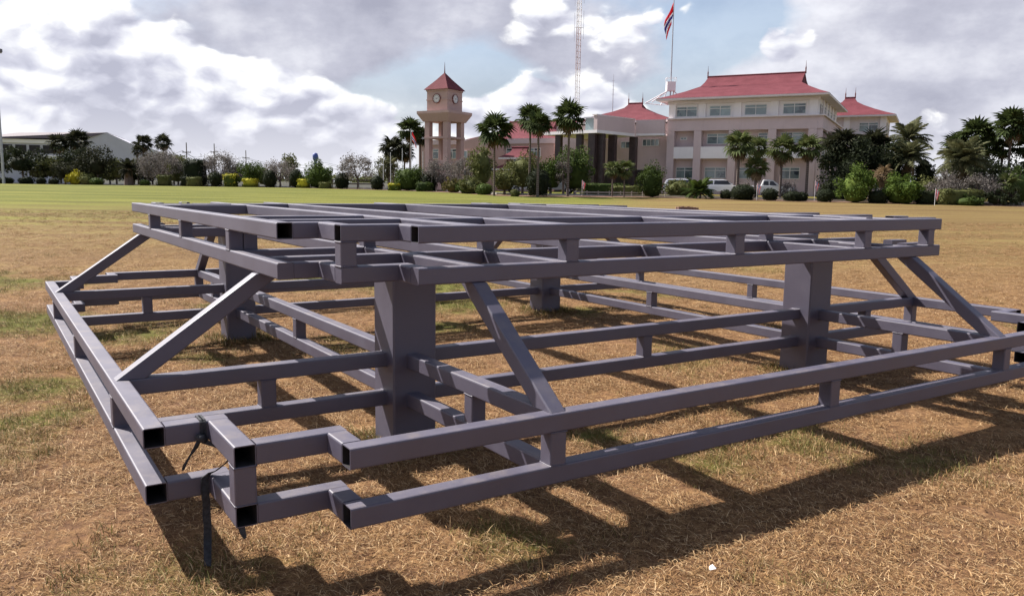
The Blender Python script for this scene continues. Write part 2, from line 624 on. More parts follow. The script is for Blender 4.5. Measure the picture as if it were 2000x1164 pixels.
M['wire'] = simple('cable_black', (0.05, 0.05, 0.055), 0.6)
M['mast_r'] = simple('mast_faded_paint', (0.46, 0.36, 0.36), 0.5)
M['mast_w'] = simple('mast_white_paint', (0.72, 0.70, 0.70), 0.5)
M['bark'] = mat('palm_bark', bark_mat)
M['bark2'] = simple('grey_bark', (0.13, 0.10, 0.085), 0.9, 0.3, 8.0)
M['strap'] = simple('black_webbing', (0.030, 0.030, 0.034), 0.7, 0.45, 60.0, bump=0.4, bscale=300)
def cloth(name, col):
    def fn(t, b):
        pos = t.node('ShaderNodeNewGeometry').outputs['Position']
        c = t.mix(t.noise(pos, 9.0, 3, 0.6), tuple(x * .85 for x in col), col)
        t.put(b.inputs['Base Color'], c)
        b.inputs['Roughness'].default_value = 0.9
        tr = t.node('ShaderNodeBsdfTranslucent')
        t.put(tr.inputs[0], c)
        mx = t.node('ShaderNodeMixShader')
        mx.inputs[0].default_value = 0.5
        t.l.new(b.outputs[0], mx.inputs[1])
        t.l.new(tr.outputs[0], mx.inputs[2])
        t.l.new(mx.outputs[0], t.n['Material Output'].inputs[0])
    return mat(name, fn)


M['flag_r'] = cloth('flag_red', (0.75, 0.05, 0.08))
M['flag_w'] = cloth('flag_white', (0.82, 0.80, 0.82))
M['flag_b'] = cloth('flag_blue', (0.09, 0.08, 0.36))
M['pinkcloth'] = cloth('flag_pink', (0.72, 0.20, 0.27))
M['asphalt'] = simple('asphalt', (0.12, 0.105, 0.10), 0.9, 0.15, 1.0)
M['kerb'] = simple('kerb_concrete', (0.40, 0.36, 0.34), 0.85, 0.15, 2.0)
M['soil'] = simple('bare_soil', (0.16, 0.085, 0.055), 0.95, 0.25, 1.5)
M['carpaint'] = simple('white_car_paint', (0.78, 0.78, 0.80), 0.22, 0.02, 1.0, 0.0, 0.6)
M['carsilver'] = simple('silver_car_paint', (0.42, 0.43, 0.46), 0.25, 0.02, 1.0, 0.3, 0.6)
M['cardark'] = simple('dark_car_paint', (0.035, 0.035, 0.045), 0.25, 0.02, 1.0, 0.0, 0.6)
M['tyre'] = simple('tyre_rubber', (0.02, 0.02, 0.02), 0.85)
M['lamp'] = simple('lamp_glass', (0.75, 0.75, 0.72), 0.15)
M['tail'] = simple('tail_lamp_red', (0.5, 0.03, 0.03), 0.25)
M['blue'] = simple('blue_tank_paint', (0.06, 0.09, 0.30), 0.5)
M['brick'] = simple('worn_red_brick', (0.22, 0.12, 0.10), 0.9, 0.3, 12.0)
M['litter'] = simple('white_paper', (0.85, 0.85, 0.84), 0.8, 0.03)
M['clock'] = simple('clock_face_white', (0.58, 0.57, 0.57), 0.6, 0.06)
M['palm'] = leafmat('fan_palm_leaf', (0.022, 0.034, 0.011), (0.060, 0.080, 0.024), (0.11, 0.13, 0.045))
M['palm_young'] = leafmat('young_palm_leaf', (0.045, 0.065, 0.020), (0.115, 0.135, 0.045), (0.21, 0.20, 0.10))
M['palm_dry'] = leafmat('dry_palm_leaf', (0.10, 0.065, 0.035), (0.22, 0.155, 0.085), (0.33, 0.25, 0.15))
M['palm_grey'] = leafmat('date_palm_leaf', (0.060, 0.070, 0.032), (0.135, 0.135, 0.065), (0.20, 0.185, 0.10))
M['palm_dark'] = leafmat('dark_palm_leaf', (0.015, 0.018, 0.010), (0.038, 0.040, 0.020), (0.08, 0.072, 0.04))
M['palm_orange'] = leafmat('orange_palm_leaf', (0.16, 0.075, 0.025), (0.28, 0.135, 0.04), (0.34, 0.20, 0.07))
M['leaf_dark'] = leafmat('dark_leaf', (0.011, 0.015, 0.008), (0.028, 0.036, 0.015), (0.055, 0.062, 0.028))
M['leaf_mid'] = leafmat('mid_leaf', (0.028, 0.046, 0.011), (0.075, 0.108, 0.024), (0.13, 0.165, 0.04))
M['leaf_bright'] = leafmat('bright_leaf', (0.035, 0.060, 0.010), (0.095, 0.140, 0.024), (0.16, 0.21, 0.04))
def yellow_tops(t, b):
    # leaves shift from yellow near the top to darker olive lower down
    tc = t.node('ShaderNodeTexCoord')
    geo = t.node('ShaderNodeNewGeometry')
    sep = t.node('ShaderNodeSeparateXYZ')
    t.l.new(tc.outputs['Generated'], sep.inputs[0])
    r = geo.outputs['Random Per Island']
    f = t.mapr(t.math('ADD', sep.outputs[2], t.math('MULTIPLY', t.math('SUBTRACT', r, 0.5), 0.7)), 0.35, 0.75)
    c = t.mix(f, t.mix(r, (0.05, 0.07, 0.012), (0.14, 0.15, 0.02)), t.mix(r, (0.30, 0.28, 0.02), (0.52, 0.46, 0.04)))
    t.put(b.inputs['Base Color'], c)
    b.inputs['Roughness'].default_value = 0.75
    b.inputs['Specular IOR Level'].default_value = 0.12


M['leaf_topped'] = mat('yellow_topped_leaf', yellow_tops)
M['leaf_yellow'] = leafmat('yellow_leaf', (0.26, 0.23, 0.015), (0.50, 0.44, 0.03), (0.62, 0.56, 0.06))
M['leaf_grey'] = leafmat('grey_pink_twig_leaf', (0.10, 0.085, 0.078), (0.22, 0.195, 0.175), (0.32, 0.29, 0.27))
M['leaf_olive'] = leafmat('olive_leaf', (0.055, 0.065, 0.022), (0.13, 0.135, 0.045), (0.19, 0.185, 0.075))
M['leaf_red'] = leafmat('croton_leaf', (0.05, 0.055, 0.018), (0.12, 0.10, 0.03), (0.32, 0.10, 0.025))

# ------------------------------------------------------------------ ground
def gp(px, py):
    """level-ground point seen at a photograph pixel near the camera"""
    d = ray(px, py)
    k = -CAM_H / d.z
    return d.x * k, d.y * k


PATCH = [(70, 760, .55, .9), (130, 795, .4, .6), (250, 655, .8, .9), (330, 640, .8, .6), (620, 560, 1.2, .9), (820, 565, 1.5, .9), (900, 600, .9, .9), (860, 640, .6, .7),
         (1130, 610, .6, .6), (1300, 580, 1.0, .5), (1170, 850, .22, .9), (1400, 885, .35, .5), (1560, 860, .5, .6), (1260, 875, .25, .6), (1000, 1050, .35, .7), (1390, 905, .4, .6),
         (1640, 900, .3, .5), (1820, 900, .5, .6), (40, 640, 1.0, .7), (30, 560, 2.0, .5), (420, 700, .35, .6), (660, 660, .4, .7), (450, 600, .6, .7), (1560, 1140, .25, .5), (20, 820, .35, .5)]
PATCH = [(*gp(a, b), r, s) for a, b, r, s in PATCH]


def green_amt(x, y):
    x = np.asarray(x, float)
    y = np.asarray(y, float)
    g = np.zeros_like(x)
    for a, b, r, s in PATCH:
        g = np.maximum(g, s * np.exp(-(((x - a) ** 2 + (y - b) ** 2) / r ** 2)))
    n = fbm(x * 0.9, y * 0.9, 5, 4)
    near = np.clip(g * (0.55 + 0.9 * n) + smooth(0.60, 0.80, fbm(x * .55 + 7, y * .55, 9, 3)) * 0.45, 0, 1)
    az = x / np.maximum(y, 1)
    side = 1 - smooth(0.02, 0.20, az)
    far = smooth(20, 74, y) * side * (0.75 + 0.5 * fbm(x * .06, y * .12, 3, 3)) + smooth(70, 80, y) * (1 - side) * 0.3
    far = far + smooth(16, 36, y) * (fbm(x * .10, y * .2, 21, 3)) * 0.35
    return np.clip(near * (1 - smooth(14, 30, y)) + far * smooth(14, 30, y), 0, 1)


def axis(lo, hi, step, far, grow):
    a = list(np.arange(lo, hi + step / 2, step))
    s = step
    while a[-1] < far:
        s *= grow
        a.append(a[-1] + s)
    b = []
    s = step
    p = lo
    while p > -far:
        s *= grow
        p -= s
        b.append(p)
    return np.array(b[::-1] + a)


def make_ground():
    xs = axis(-14, 16, 0.16, 1500, 1.10)
    ys = axis(1.0, 22, 0.16, 2600, 1.07)
    ys = ys[ys > -120]
    X, Y = np.meshgrid(xs, ys)
    Z = terrain(X, Y) + (fbm(X * 1.3, Y * 1.3, 2, 3) - 0.5) * 0.05 * np.exp(-np.hypot(X, Y) / 40)
    Z -= 0.008
    V = np.stack([X, Y, Z], -1).reshape(-1, 3)
    nx, ny = len(xs), len(ys)
    i = np.arange(nx - 1)[None, :] + np.arange(ny - 1)[:, None] * nx
    F = np.stack([i, i + 1, i + nx + 1, i + nx], -1).reshape(-1, 4)
    me = np_mesh('lawn', V, F, M['ground'], True)
    at_ = me.attributes.new('green', 'FLOAT', 'POINT')
    at_.data.foreach_set('value', green_amt(X, Y).astype(np.float32).ravel())
    o = link('ground', me)
    tag(o, 'dry straw coloured lawn turning greener towards the planting', None, None, 'structure')


make_ground()


def strip(name, pts_near, pts_far, m_, lift, label):
    """a sheet laid on the lawn between two lines"""
    n = len(pts_near)
    vs = []
    fs = []
    for (a, b) in zip(pts_near, pts_far):
        for k in range(5):
            x = a[0] + (b[0] - a[0]) * k / 4
            y = a[1] + (b[1] - a[1]) * k / 4
            vs.append((x, y, float(terrain(x, y)) + lift))
    for i in range(n - 1):
        for k in range(4):
            fs.append((i * 5 + k, (i + 1) * 5 + k, (i + 1) * 5 + k + 1, i * 5 + k + 1))
    o = MB().add(vs, fs).build(name, m_)
    tag(o, label, None, None, 'structure')
    return o


# line of the planting edge in front of the offices: nearer on the right
EDGE = [(-160, 120), (-60, 112), (-35, 108), (-19, 98), (-8, 90), (-2.7, 79), (0.5, 75), (6, 77), (14, 78), (21, 74), (31, 69.5), (39, 67), (60, 62), (110, 56)]


def edge_y(x):
    return float(np.interp(x, [e[0] for e in EDGE], [e[1] for e in EDGE]))


xs_ = np.linspace(-150, 100, 60)
strip('planting_bed', [(x, edge_y(x) - 0.8 + 0.5 * math.sin(x * .7)) for x in xs_], [(x, edge_y(x) + 3.0) for x in xs_], M['soil'], 0.012, 'bare brown soil under the shrubs')
strip('road', [(x, edge_y(x) + 4.2) for x in xs_], [(x, edge_y(x) + 12) for x in xs_], M['asphalt'], 0.02, 'grey drive in front of the offices')
kb = MB()
for i in range(59):
    x0, x1 = xs_[i] + 0.01, xs_[i + 1] - 0.01
    y0, y1 = edge_y(x0) + 4.0, edge_y(x1) + 4.0
    z0, z1 = float(terrain(x0, y0)), float(terrain(x1, y1))
    kb.add([(x0, y0, z0), (x1, y1, z1), (x1, y1 + .18, z1), (x0, y0 + .18, z0), (x0, y0, z0 + .16), (x1, y1, z1 + .16), (x1, y1 + .18, z1 + .16), (x0, y0 + .18, z0 + .16)],
           [(4, 5, 6, 7), (0, 1, 5, 4), (2, 3, 7, 6), (1, 2, 6, 5), (3, 0, 4, 7)])
tag(kb.build('kerb', M['kerb']), 'pale concrete kerb along the drive', None, None, 'structure')


# ------------------------------------------------------------------ dry grass: bent blades on points
def blade_clump(name, n, rad, lmin, lmax, tilt0, tilt1, w0, w1, seed):
    rg = np.random.default_rng(seed)
    V = []
    F = []
    for i in range(n):
        r = rad * math.sqrt(rg.random())
        a = rg.random() * 6.283
        bx, by = r * math.cos(a), r * math.sin(a)
        az = rg.random() * 6.283
        tl = tilt0 + (tilt1 - tilt0) * rg.random()
        L = lmin + (lmax - lmin) * rg.random() ** 1.5
        w = w0 + (w1 - w0) * rg.random()
        dx, dy = math.cos(az), math.sin(az)
        px, py, pz = bx, by, rg.random() * 0.012
        b = len(V)
        for k in range(3):
            ww = w * (1, 0.85, 0.15)[k] * 0.5
            V.append((px - dy * ww, py + dx * ww, pz))
            V.append((px + dy * ww, py - dx * ww, pz + ww * 0.6))
            tk = tl + (0.35 if k else 0.0)
            st = L / 2
            px += dx * math.sin(tk) * st
            py += dy * math.sin(tk) * st
            pz = max(0.001, pz + math.cos(tk) * st)
        F += [(b, b + 1, b + 3, b + 2), (b + 2, b + 3, b + 5, b + 4)]
    return bpy.data.objects.new(name, np_mesh(name, V, F, M['blade']))


def make_grass():
    src = bpy.data.collections.new('grass_clumps')
    for k in range(5):
        src.objects.link(blade_clump('a_straw%d' % k, 72, 0.098, 0.012, 0.065, 1.0, 1.56, 0.0012, 0.0032, 20 + k))
    for k in range(3):
        src.objects.link(blade_clump('b_tuft%d' % k, 44, 0.07, 0.02, 0.07, 0.25, 1.3, 0.0014, 0.0036, 40 + k))
    rg = np.random.default_rng(3)
    P = []
    for y0, y1, dens in ((2.2, 4, 210), (4, 6, 190), (6, 9, 130), (9, 13, 78), (13, 18, 45), (18, 26, 24), (26, 40, 10)):
        hw = 0.68 * y1 + 0.8
        n = int((y1 - y0) * 2 * hw * dens)
        x = rg.uniform(-hw, hw, n)
        y = rg.uniform(y0, y1, n)
        k = np.abs(x) < 0.68 * y + 0.8
        P.append(np.stack([x[k], y[k]], -1))
    # longer grass left standing round the feet of the posts
    for pu in (1.757, 8.346 - 1.757 - 0.333):
        for pv in (1.767, 8.466 - 1.767 - 0.333):
            k_ = 150
            side_ = rg.integers(0, 4, k_)
            s_ = rg.uniform(-.10, .433, k_)
            o_ = np.abs(rg.normal(0, .06, k_)) + .01
            uu = np.where(side_ == 0, -o_, np.where(side_ == 1, .333 + o_, s_)) + pu
            vv = np.where(side_ == 2, -o_, np.where(side_ == 3, .333 + o_, s_)) + pv
            uu = uu + 0.5775
            vv = vv + 3.3133
            P.append(np.stack([uu * math.sin(FRAME_A) - vv * math.cos(FRAME_A), uu * math.cos(FRAME_A) + vv * math.sin(FRAME_A)], -1))
    n_post = 600
    P = np.concatenate(P)
    x, y = P[:, 0], P[:, 1]
    g = green_amt(x, y)
    g[-n_post:] = np.maximum(g[-n_post:], 0.5)
    # thin, worn places
    keep = rg.random(len(x)) < 0.60 + 0.8 * smooth(0.36, 0.58, fbm(x * 1.7, y * 1.7, 31, 3))
    keep[-n_post:] = True
    x, y, g = x[keep], y[keep], g[keep]
    n = len(x)
    z = terrain(x, y) + (fbm(x * 1.3, y * 1.3, 2, 3) - 0.5) * 0.05 * np.exp(-np.hypot(x, y) / 40) - 0.008
    me = bpy.data.meshes.new('dry_grass')
    me.vertices.add(n)
    me.vertices.foreach_set('co', np.stack([x, y, z], -1).astype(np.float32).ravel())
    isg = rg.random(n) < g * 0.9
    idx = np.where(isg, 5 + rg.integers(0, 3, n), rg.integers(0, 5, n)).astype(np.int32)
    sc = rg.uniform(0.75, 1.35, n) * (1 + 0.015 * y)
    sc[-n_post:] *= 1.5
    rot = np.stack([rg.normal(0, 0.06, n), rg.normal(0, 0.06, n), rg.uniform(0, 6.283, n)], -1)
    a = me.attributes.new('idx', 'INT', 'POINT')
    a.data.foreach_set('value', idx)
    a = me.attributes.new('size', 'FLOAT', 'POINT')
    a.data.foreach_set('value', sc.astype(np.float32))
    a = me.attributes.new('turn', 'FLOAT_VECTOR', 'POINT')
    a.data.foreach_set('vector', rot.astype(np.float32).ravel())
    a = me.attributes.new('green', 'FLOAT', 'POINT')
    a.data.foreach_set('value', (np.where(isg, 0.38 + 0.4 * g, g * 0.45)).astype(np.float32))
    o = link('dry_grass', me)
    ng = bpy.data.node_groups.new('scatter_grass', 'GeometryNodeTree')
    ng.interface.new_socket('Geometry', in_out='INPUT', socket_type='NodeSocketGeometry')
    ng.interface.new_socket('Geometry', in_out='OUTPUT', socket_type='NodeSocketGeometry')
    nd = ng.nodes
    gi = nd.new('NodeGroupInput')
    go = nd.new('NodeGroupOutput')
    ci = nd.new('GeometryNodeCollectionInfo')
    ci.inputs['Collection'].default_value = src
    ci.inputs['Separate Children'].default_value = True
    ci.inputs['Reset Children'].default_value = True
    ip = nd.new('GeometryNodeInstanceOnPoints')
    ip.inputs['Pick Instance'].default_value = True

    def na(name, typ):
        q = nd.new('GeometryNodeInputNamedAttribute')
        q.data_type = typ
        q.inputs['Name'].default_value = name
        return [s for s in q.outputs if s.enabled and s.name == 'Attribute'][0]
    L = ng.links
    L.new(gi.outputs[0], ip.inputs['Points'])
    L.new(ci.outputs[0], ip.inputs['Instance'])
    L.new(na('idx', 'INT'), ip.inputs['Instance Index'])
    L.new(na('turn', 'FLOAT_VECTOR'), ip.inputs['Rotation'])
    L.new(na('size', 'FLOAT'), ip.inputs['Scale'])
    L.new(ip.outputs[0], go.inputs[0])
    md = o.modifiers.new('scatter', 'NODES')
    md.node_group = ng
    tag(o, 'dry straw and tufts of green grass covering the lawn', 'grass', None, 'stuff')


make_grass()

# ------------------------------------------------------------------ the steel frame
T = 0.1
UW, VW = 8.346, 8.466                    # overall size of the lower ring
CU, CV = -0.5775, -3.3133                # camera foot in frame coordinates
sA, cA = math.sin(FRAME_A), math.cos(FRAME_A)


def uv2w(u, v, z=0.0):
    return Vector(((u - CU) * sA - (v - CV) * cA, (u - CU) * cA + (v - CV) * sA, z))


FR_LOC = uv2w(0, 0, 0)
FR_RZ = math.atan2(cA, sA)
frame = empty('steel_frame', FR_LOC, FR_RZ)
tag(frame, 'large grey welded square tube steel frame standing on four posts on the dry lawn', 'steel frame')

_tube_cache = {}


def tube_mesh(L, capped):
    """hollow square tube along local X, centred, rounded corners, open ends unless capped"""
    key = (round(L, 4), capped)
    if key in _tube_cache:
        return _tube_cache[key]

    def prof(h, r, n=3):
        out = []
        for cx, cy, a0 in ((h - r, h - r, 0), (-h + r, h - r, 90), (-h + r, -h + r, 180), (h - r, -h + r, 270)):
            for k in range(n):
                a = math.radians(a0 + 90 * k / (n - 1))
                out.append((cx + r * math.cos(a), cy + r * math.sin(a)))
        return out
    po = prof(T / 2, 0.009)
    pi_ = prof(T / 2 - 0.005, 0.005)
    n = len(po)
    h = L / 2
    vs = [(-h, y, z) for y, z in po] + [(h, y, z) for y, z in po]
    fs = [(i, n + i, n + (i + 1) % n, (i + 1) % n) for i in range(n)]
    fs = [f[::-1] for f in fs]
    if capped:
        fs += [tuple(range(n)), tuple(range(2 * n - 1, n - 1, -1))]
    else:
        vs += [(-h, y, z) for y, z in pi_] + [(h, y, z) for y, z in pi_]
        for i in range(n):
            j = (i + 1) % n
            fs.append((2 * n + i, 2 * n + j, 3 * n + j, 3 * n + i))
            fs.append((i, j, 2 * n + j, 2 * n + i))
            fs.append((n + j, n + i, 3 * n + i, 3 * n + j))
    me = bpy.data.meshes.new('square_tube')
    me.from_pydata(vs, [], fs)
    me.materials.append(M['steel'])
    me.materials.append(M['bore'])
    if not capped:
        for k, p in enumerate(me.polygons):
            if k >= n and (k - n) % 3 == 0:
                p.material_index = 1
    bm = bmesh.new()
    bm.from_mesh(me)
    bmesh.ops.recalc_face_normals(bm, faces=bm.faces)
    bm.to_mesh(me)
    bm.free()
    _tube_cache[key] = me
    return me


G = 0.0015        # hairline gap left at butted ends


def ub(name, u0, u1, v, z, capped=False, g=(1, 1)):
    """tube along u, front face at v, top at z"""
    u0 += G * g[0]
    u1 -= G * g[1]
    return link(name, tube_mesh(u1 - u0, capped), frame, ((u0 + u1) / 2, v + T / 2, z - T / 2))


def vb(name, v0, v1, u, z, capped=False):
    v0 += G
    v1 -= G
    return link(name, tube_mesh(v1 - v0, capped), frame, (u + T / 2, (v0 + v1) / 2, z - T / 2), (0, 0, math.pi / 2))


_bead = []


def bead(u, v, z, rot=(0, 0, 0)):
    """weld bead run round a square tube end"""
    if not _bead:
        rg = random.Random(4)
        h = T / 2
        pts = []
        for ax_, ay_, bx_, by_ in ((-h, -h, h, -h), (h, -h, h, h), (h, h, -h, h), (-h, h, -h, -h)):
            for k in range(4):
                pts.append((ax_ + (bx_ - ax_) * k / 4 + rg.uniform(-.0008, .0008), ay_ + (by_ - ay_) * k / 4 + rg.uniform(-.0008, .0008), rg.uniform(-.0006, .0006)))
        pts.append(pts[0])
        mb = MB()
        vs = []
        fs = []
        for p in pts:
            l_ = math.hypot(p[0], p[1])
            r_ = rg.uniform(.0038, .0056)
            ox, oy = p[0] / l_ * r_, p[1] / l_ * r_
            vs += [(p[0] + ox, p[1] + oy, p[2]), (p[0], p[1], p[2] + r_), (p[0], p[1], p[2] - r_)]
        for i in range(len(pts) - 1):
            for k in range(3):
                fs.append((3 * i + k, 3 * i + 3 + k, 3 * i + 3 + (k + 1) % 3, 3 * i + (k + 1) % 3))
        mb.add(vs, fs)
        _bead.append(mb.mesh('weld_bead', M['steel'], True))
    return link('weld_bead', _bead[0], frame, (u, v, z), rot)


def zb(name, u, v, z0, z1):
    bead(u + T / 2, v + T / 2, z0)
    bead(u + T / 2, v + T / 2, z1)
    z0 += G
    z1 -= G
    return link(name, tube_mesh(z1 - z0, False), frame, (u + T / 2, v + T / 2, (z0 + z1) / 2), (0, math.pi / 2, 0))


ZB2, ZB1 = 0.679, 0.400
ZT2, ZT1 = 1.619, 1.378
# column lines (near face of the tube on each line)
U1, U2 = 1.86, UW - 1.86 - T
V1, V2 = 1.885, VW - 1.885 - T
PH = 0.333
PU = [1.757, UW - 1.757 - PH]
PV = [1.767, VW - 1.767 - PH]


def ring(z, ou, ov, wu, wv, nb, na_, nc, ne, kind, capped):
    """one ring of tube with a stepped notch at every corner.
    (ou,ov) near corner of the ring, (wu,wv) far corner; the side rails start nb from the corner, the steps are at na_, nc, ne"""
    mu = lambda u: ou + wu - u - T        # mirror of a tube's near face
    mv = lambda v: ov + wv - v - T
    a, b, c, e = ou + na_, ov + nb, ov + nc, ou + ne
    vb('rail', b, ov + wv - nb, ou, z, capped)
    vb('rail', b, ov + wv - nb, mu(ou), z, capped)
    ub('rail', e, ou + wu - ne, ov, z, capped)
    ub('rail', e, ou + wu - ne, mv(ov), z, capped)
    for fu in (0, 1):
        for fv in (0, 1):
            def U_(x0, x1, v):
                if fu:
                    x0, x1 = ou + ou + wu - x1, ou + ou + wu - x0
                ub('notch_tube', x0, x1, mv(v) if fv else v, z, capped)

            def V_(y0, y1, u):
                if fv:
                    y0, y1 = ov + ov + wv - y1, ov + ov + wv - y0
                vb('notch_tube', y0, y1, mu(u) if fu else u, z, capped)
            if kind == 'top':
                U_(ou + T, a + T, b)
                V_(c + T, b, a)
                U_(a, e + T, c)
                V_(ov + T, c, e)
            else:
                if fu:
                    U_(ou + T, a, b)
                    V_(c, b + T, a)
                    U_(a + T, e + T + 0.075, c)
                else:
                    U_(ou + T, a + T, b)
                    V_(c, b, a)
                    U_(a + T, e + T, c)
                V_(ov + T, c, e)


ring_args_b = (0.0, 0.0, UW, VW, 0.775, 0.298, 0.284, 0.731)
TU0, TV0 = 0.877, 0.846
TUW, TVW = UW - 2 * TU0, VW - 2 * TV0
ring_args_t = (TU0, TV0, TUW, TVW, 0.637, 0.253, 0.2624, 0.614)


def mk_ring(z, args, kind, capped):
    ou, ov, wu, wv, nb, na_, nc, ne = args
    ring(z, ou, ov, wu, wv, nb, na_, nc, ne, kind, capped)


mk_ring(ZB1, ring_args_b, 'base', False)
mk_ring(ZB2, ring_args_b, 'base', False)
mk_ring(ZT1, ring_args_t, 'top', True)
mk_ring(ZT2, ring_args_t, 'top', False)

# posts with base plates
for pu in PU:
    for pv in PV:
        mb = MB()
        r = 0.012
        P8 = [(r, 0), (PH - r, 0), (PH, r), (PH, PH - r), (PH - r, PH), (r, PH), (0, PH - r), (0, r)]
        mb.prism(P8, 0.012, ZT1 - T - 0.001)
        mb.build('post', M['steel'], frame, (pu, pv, 0))
        MB().box(-0.05, PH + 0.05, -0.05, PH + 0.05, -0.03, 0.0115).build('base_plate', M['steel'], frame, (pu, pv, 0))

# rails that tie the posts to each other and to the lower ring
for z in (ZB1, ZB2):
    for v in (V1, V2):
        ub('tie_rail', T, PU[0], v, z)
        ub('tie_rail', PU[0] + PH, PU[1], v, z)
        ub('tie_rail', PU[1] + PH, UW - T, v, z)
    for u in (U1, U2):
        vb('tie_rail', T, PV[0], u, z)
        vb('tie_rail', PV[0] + PH, PV[1], u, z)
        vb('tie_rail', PV[1] + PH, VW - T, u, z)
RX, RY = (0, math.pi / 2, 0), (math.pi / 2, 0, 0)
for z in (ZB1, ZB2):
    for v in (V1, V2):
        for u in (T, PU[0], PU[0] + PH, PU[1], PU[1] + PH, UW - T):
            bead(u, v + T / 2, z - T / 2, RX)
    for u in (U1, U2):
        for v in (T, PV[0], PV[0] + PH, PV[1], PV[1] + PH, VW - T):
            bead(u + T / 2, v, z - T / 2, RY)
mid_u, mid_v = UW / 2 - 0.0, VW / 2 - T / 2
SB = (ZB1, ZB2 - T)
for v in (0.0, VW - T):
    for u in (1.836, 4.163, 6.455):
        zb('stub', u, v, *SB)
for u in (0.0, UW - T):
    for v in (V1, mid_v, V2):
        zb('stub', u, v, *SB)
for v in (V1, V2):
    for u in (0.875, 4.18, UW - 0.875 - T):
        zb('stub', u, v, *SB)
for u in (U1, U2):
    for v in (0.86, mid_v, VW - 0.86 - T):
        zb('stub', u, v, *SB)
for u in (0.298, UW - 0.298 - T):
    for v in (0.284, VW - 0.284 - T):
        zb('stub', u, v, *SB)

# bars of the two upper layers
GU = [U1 + 0.01, 2.543, 4.107, UW - 2.543 - T, U2 - 0.01]
v_lo, v_hi = TV0 + T, VW - TV0 - T
u_lo, u_hi = TU0 + T, UW - TU0 - T
for z, cp in ((ZT2, False), (ZT1, True)):
    for u in GU:
        vb('crossbar', v_lo, v_hi, u, z, cp)
    ends = [u_lo] + [x for u in GU for x in (u, u + T)] + [u_hi]
    for v in (V1, V2):
        for i in range(0, len(ends), 2):
            ub('crossbar', ends[i], ends[i + 1], v, z, cp)
    for v in (2.54, VW - 2.54 - T):
        ub('crossbar', u_lo, GU[0], v, z, cp)
        ub('crossbar', GU[-1] + T, u_hi, v, z, cp)
ST = (ZT1, ZT2 - T)
for v in (TV0, VW - TV0 - T):
    for u in (2.543, 4.107, 5.696, 6.653):
        zb('stub', u, v, *ST)
for u in (TU0, UW - TU0 - T):
    for v in (2.60, 4.25, 5.80):
        zb('stub', u, v, *ST)
    zb('stub', u + (T + 0.002 if u < 3 else -T - 0.002), 2.60, *ST)
for u in (TU0 + 0.253, UW - TU0 - 0.253 - T):
    for v in (TV0 + 0.2624, VW - TV0 - 0.2624 - T):
        zb('stub', u, v, *ST)
for u, v in ((GU[0], 2.54), (GU[1], V1), (GU[3], V1), (GU[4], V2), (GU[1], V2), (GU[3], V2)):
    zb('stub', u, v, *ST)


def brace(axis_, foot0, foot1, top0, top1, w):
    """sloping tube cut level at both ends, from the lower ring up under the top ring"""
    z0, z1 = ZB2 + 0.001, ZT1 - T - 0.001
    if axis_ == 'u':
        vs = [(foot0, w, z0), (foot1, w, z0), (foot1, w + T, z0), (foot0, w + T, z0), (top0, w, z1), (top1, w, z1), (top1, w + T, z1), (top0, w + T, z1)]
    else:
        vs = [(w, foot0, z0), (w, foot1, z0), (w + T, foot1, z0), (w + T, foot0, z0), (w, top0, z1), (w, top1, z1), (w + T, top1, z1), (w + T, top0, z1)]
    me = bpy.data.meshes.new('brace')
    me.from_pydata(vs, [], [(0, 1, 2, 3), (4, 5, 6, 7), (0, 1, 5, 4), (1, 2, 6, 5), (2, 3, 7, 6), (3, 0, 4, 7)])
    bm = bmesh.new()
    bm.from_mesh(me)
    bmesh.ops.recalc_face_normals(bm, faces=bm.faces)
    es = [e for e in bm.edges if abs(e.verts[0].co.z - e.verts[1].co.z) > 0.3]
    bmesh.ops.bevel(bm, geom=es, offset=0.008, segments=2, affect='EDGES', profile=0.5)
    bm.to_mesh(me)
    bm.free()
    me.materials.append(M['steel'])
    return link('brace', me, frame)


for v in (V1, V2):
    brace('u', 0.025, 0.195, 0.862, 1.035, v)
    brace('u', UW - 0.025, UW - 0.195, UW - 0.862, UW - 1.035, v)
for u in (1.845, UW - 1.845 - T):
    brace('v', 0.022, 0.192, 0.834, 1.005, u)
    brace('v', VW - 0.022, VW - 0.192, VW - 0.834, VW - 1.005, u)

# ------------------------------------------------------------------ webbing strap tied round the near notch


def ribbon(mb, pts, wdir, width, th=0.003):
    pts = [Vector(p) for p in pts]
    n = len(pts)
    vs = []
    for i, p in enumerate(pts):
        d = (pts[min(i + 1, n - 1)] - pts[max(i - 1, 0)]).normalized()
        wd = Vector(wdir[i] if isinstance(wdir, list) else wdir)
        wd = (wd - d * wd.dot(d)).normalized()
        nn = d.cross(wd).normalized()
        w = (width[i] if isinstance(width, list) else width) / 2
        vs += [p - wd * w - nn * th, p + wd * w - nn * th, p + wd * w + nn * th, p - wd * w + nn * th]
    fs = [(0, 1, 2, 3), (4 * n - 4, 4 * n - 1, 4 * n - 2, 4 * n - 3)]
    for i in range(n - 1):
        for k in range(4):
            fs.append((4 * i + k, 4 * i + 4 + k, 4 * i + 4 + (k + 1) % 4, 4 * i + (k + 1) % 4))
    mb.add(vs, fs)


strap = empty('strap', FR_LOC, FR_RZ)
tag(strap, 'black webbing strap tied round the nearest frame corner with its end hanging to the grass', 'strap')
vj = 0.775 - 0.006
mb = MB()
